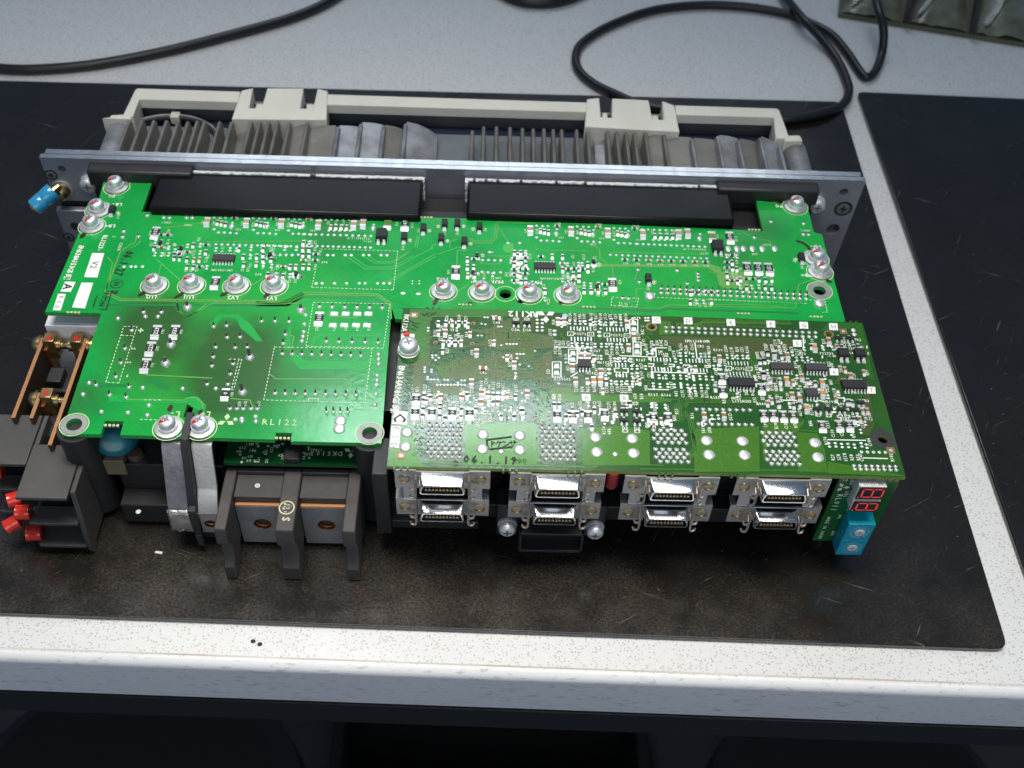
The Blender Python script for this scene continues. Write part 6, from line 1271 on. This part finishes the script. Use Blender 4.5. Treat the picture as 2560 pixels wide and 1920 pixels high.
nut = MB(); nut.T = Matrix.Translation((-90.6, -166.5, 14.5)) @ Matrix.Rotation(RX[0], 4, 'X'); nut.lathe([(2.55,-.1),(2.5,-1.3),(2.2,-1.5),(2.1,-3)], 20, 0, caps=False); nut.lathe([(2.1,-2.9),(.1,-3)], 16, 1); nut.build('threaded_hole', [copper, darkm], drive)
MB().box(-96.5, -86, -165, -156, 3, 9).build('output_foot', blackp, drive)
insm = mat('black_insulator', (.028,.028,.030), .5)
A_, B_ = vz('d2', 850, -10, Z1+4), vz('d2', 800, 175, Z1+4)
ins = MB(); pr = [(vz('c6',905,735,Z1).y, Z1+2.2), (-155.8, Z1+2.2), (-157.6, Z1-.5), (-166, 27), (-168.5, 10), (-166, 10), (-160, 30), (-153, Z1-6), (vz('c6',905,735,Z1).y, Z1-6)]
xm = -95.8; n = len(pr); ins.add([(xm-1.4, y, z) for y, z in pr] + [(xm+1.4, y, z) for y, z in pr], [tuple(range(n)), tuple(range(2*n-1, n-1, -1))] + [(i, (i+1)%n, n+(i+1)%n, n+i) for i in range(n)]); ins.build('insulator_strip', insm, drive, bevel=.2)
MB().box(-97.2, -94.4, -168.8, -165.6, 7, 26).build('insulator_sleeve', insm, drive, bevel=.4)
MB().hexa([(-96.2,-170,4.5),(-94.2,-170,4.5),(-94.2,-168,4.5),(-96.2,-168,4.5),(-96.8,-169.4,10),(-94.6,-169.4,10),(-94.6,-167.6,10),(-96.8,-167.6,10)]).build('tape_end', insm, drive)

# ---- copper bars and covered terminals at the left
def busbar(x, y0, y1, zt, h=16, th=1.5):
    b = MB().box(x-th/2, x+th/2, y1, y0, zt-h, zt-.35).build('bus_bar', brownbar, drive)
    MB().box(x-th/2, x+th/2, y1, y0, zt-.34, zt).build('bar_edge', coppered, b); return b
for x, y0, y1, bolt in ((-168.2, -93, -136, (-94,)), (-150.6, -93, -149, (-93,)), (-161.2, -123, -136, (-123.5,))):
    b = busbar(x, y0, y1, 40)
    s = -1 if x == -150.6 else 1; y_ = y0 - 1.5
    MB().box(min(x+s*.8, x+s*5.6), max(x+s*.8, x+s*5.6), y_-2.6, y_+2.6, 31, 42).build('clamp_block', mat('brass_block_%d' % int(-x), (.50,.36,.17), .35, .9, vary=(200,.6,(.3,.2,.08))), b, bevel=.4)
    MB().box(min(x+s*.9, x+s*2.4), max(x+s*.9, x+s*2.4), y_-4, y_+.2, 20, 38).build('clamp_strap', copper, b)
    m_ = MB(); m_.T = Matrix.Translation((x - s*.8, y_, 37)) @ Matrix.Rotation(math.radians(-90*s), 4, 'Y'); m_.lathe([(4.2,0),(4.2,1),(3.4,1.05),(3.5,2.2),(2.9,3.3),(1.4,4.0),(.1,4.1)], 20); m_.build('bolt', yzinc, b)
    m_ = MB(); m_.T = Matrix.Translation((x + s*5.6, y_, 37)) @ Matrix.Rotation(math.radians(90*s), 4, 'Y'); m_.lathe([(2.6,0),(2.6,1.6),(1.6,1.7),(1.6,4),(.1,4.2)], 14); m_.build('bolt_end', yzinc, b)
    m_ = MB(); m_.lathe([(1.0,0),(.9,.12),(.05,.16)], 10, ry=1.4); m_.build('paint_dot', redp, b, (x+s*3.2, y_-.3, 42.02))
MB().box(-162.0, -152.6, -114, -100, 6, 30).build('bar_support', blackp, drive, bevel=.8); MB().box(-164, -158, -112, -104, 20, 34).build('bar_support', blackp, drive, bevel=.5)
MB().box(-159, -152.6, -138, -121, 6, 31).build('bar_support', blackp, drive, bevel=.8)
MB().box(-166, -118, -96, -70, 3, 12).build('case_floor', blackp, drive)
MB().box(-150, -118, -137, -70, 3, 22).build('case_floor', blackp, drive)
def shroud(x0, x1, yb, yf, z):
    s_ = MB().box(x0, x1, yf, yb, z-1.8, z).build('terminal_cover', cover, drive, bevel=.35)
    MB().box(x0, x1+.4, yb-11, yb, 3, z-1.9).build('cover_wall', cover, s_)
    MB().prism(rounded([(x0+.4, yb-17.6), (x1+.2, yb-17.6), (x1+.2, yf-.6), (x0+.4, yf-.6)], 1.2), 18.4, 20).build('cover_shelf', cover, s_, bevel=.25)
    MB().prism(rounded([(x0+.8, yb-18), (x1+.6, yb-18), (x1+.6, yf-1.6), (x0+.8, yf-1.6)], 1.2), 4.5, 6).build('cover_shelf', cover, s_, bevel=.25)
    MB().box(x0+1, x1, yf+5, yb-10, 3, 18).build('cover_core', blackp, s_)
    pr = [(yb+.2, z-.3), (yf+3, z-.3), (yf-1.2, 10), (yf-1.5, 3.5), (yf-.4, .3), (yf+2.2, .3), (yf+4, 3), (yb+.6, 3)]; n = len(pr)
    wg = MB(); wg.add([(x1+.4, y, zz) for y, zz in pr] + [(x1+2.3, y, zz) for y, zz in pr], [tuple(range(n)), tuple(range(2*n-1, n-1, -1))] + [(i, (i+1)%n, n+(i+1)%n, n+i) for i in range(n)]); wg.build('side_wing', cover, s_, bevel=.3)
    return s_
a1 = vz('g3', 385, 230, 36); a2 = vz('g3', 960, 240, 36); a3 = vz('g3', 800, 868, 36)
shroud(a1.x, a2.x, a1.y, a3.y+.3, 36)
b1 = vz('d1', 278, 668, 36); b2_ = vz('d1', 165, 988, 36)
shroud(b1.x - 19.3, b1.x, b1.y, b2_.y, 36)
wend = mat('wire_end', (.30,.28,.26), .5, .5)
for (c, p0, p1, z0, z1, wire) in (('g3', (235,850), (80,890), 23, 23.5, False), ('g3', (350,1015), (180,1020), 22.5, 23, False), ('g3', (215,1110), (65,1195), 14, 13, True), ('g3', (485,1255), (310,1265), 8.6, 8.8, False)):
    A_, B_ = vz(c, *p0, z0), vz(c, *p1, z1); d = B_ - A_; sl = MB()
    sl.tube([A_, A_ + d*.03, A_ + d*.5, A_ + d*.53, A_ + d*.97, B_], [2.7, 3.0, 3.0, 2.92, 3.0, 2.8], 18, 0); sl.tube([A_ + d*.9, B_ + d*.012], [2.3, 2.1], 12, 2)
    if wire: sl.tube([A_ + d*.9, B_ + d*.08], [1.1, 1.0], 10, 1)
    sl.build('red_sleeve', [reds, wend, icb], drive)
q = vz('d1', 5, 1040, 24); MB().tube([(q.x-5, q.y, 24), (q.x+1, q.y, 24)], 2.4, 14).build('red_sleeve', reds, drive)
# ---- disc capacitor and resin block under the notch of the power board
q = vz('d2', 340, 150, 44); m_ = MB(); rr = []
for k in range(9):
    a_ = math.pi*k/8; rr.append((9.5*math.sin(a_)+.05, -3.2*math.cos(a_)))
m_.T = Matrix.Translation((q.x-3, q.y+4, 41)) @ Matrix.Rotation(.55, 4, 'X') @ Matrix.Rotation(.2, 4, 'Y'); m_.lathe(rr, 28); m_.build('disc_capacitor', tealc, drive, sharp=80)
q0, q1 = vz('d2', 225, 240, 33), vz('d2', 370, 330, 33); MB().box(q0.x, q1.x, q1.y, q0.y, 24, 33).build('resin_block', mat('tan_resin', (.22,.18,.11), .5, vary=(90,.5,(.14,.11,.07))), drive, bevel=.4)
q = vz('d2', 460, 265, 32); MB().lathe([(3.2, 0), (3.4, 6), (2.6, 7.5), (.1, 8)], 16).build('small_post', mat('brown_post', (.09,.065,.04), .5), drive, (q.x, q.y, 25))
q = vz('d2', 480, 705, 14); MB().lathe([(.05,0),(1.1,0),(.8,.2),(.05,.25)], 7).build('paint_fleck', wht, drive, (q.x, q.y+.6, 14.02))
for k, (px, py) in enumerate(((632,1380), (640,1398), (1345,1535))):
    pass
q = uz(397, 1381, 0); fl_ = MB(); fl_.hexa([(-1.6,-.4,.0),(1.4,-.9,.0),(1.6,.1,.0),(-1.3,.6,.0),(-1.5,-.3,.35),(1.3,-.8,.3),(1.5,.1,.4),(-1.2,.5,.3)])
tag(fl_.build('plastic_chip', wht, None, (q.x, q.y, .03)), 'tiny white plastic chip on the mat in front of the plated bars', 'chip')
for k, (px, py) in enumerate(((633,1604), (650,1611))):
    q = uz(px, py, ZB); c_ = MB(); c_.lathe([(.05,0),(1.0,.05),(.9,.5),(.3,.8),(.05,.82)], 7, ry=.8)
    tag(c_.build('debris_crumb', icb, None, (q.x, q.y, ZB+.02)), 'small black crumb on the white bench edge', 'crumb', 'black crumbs on the bench edge')
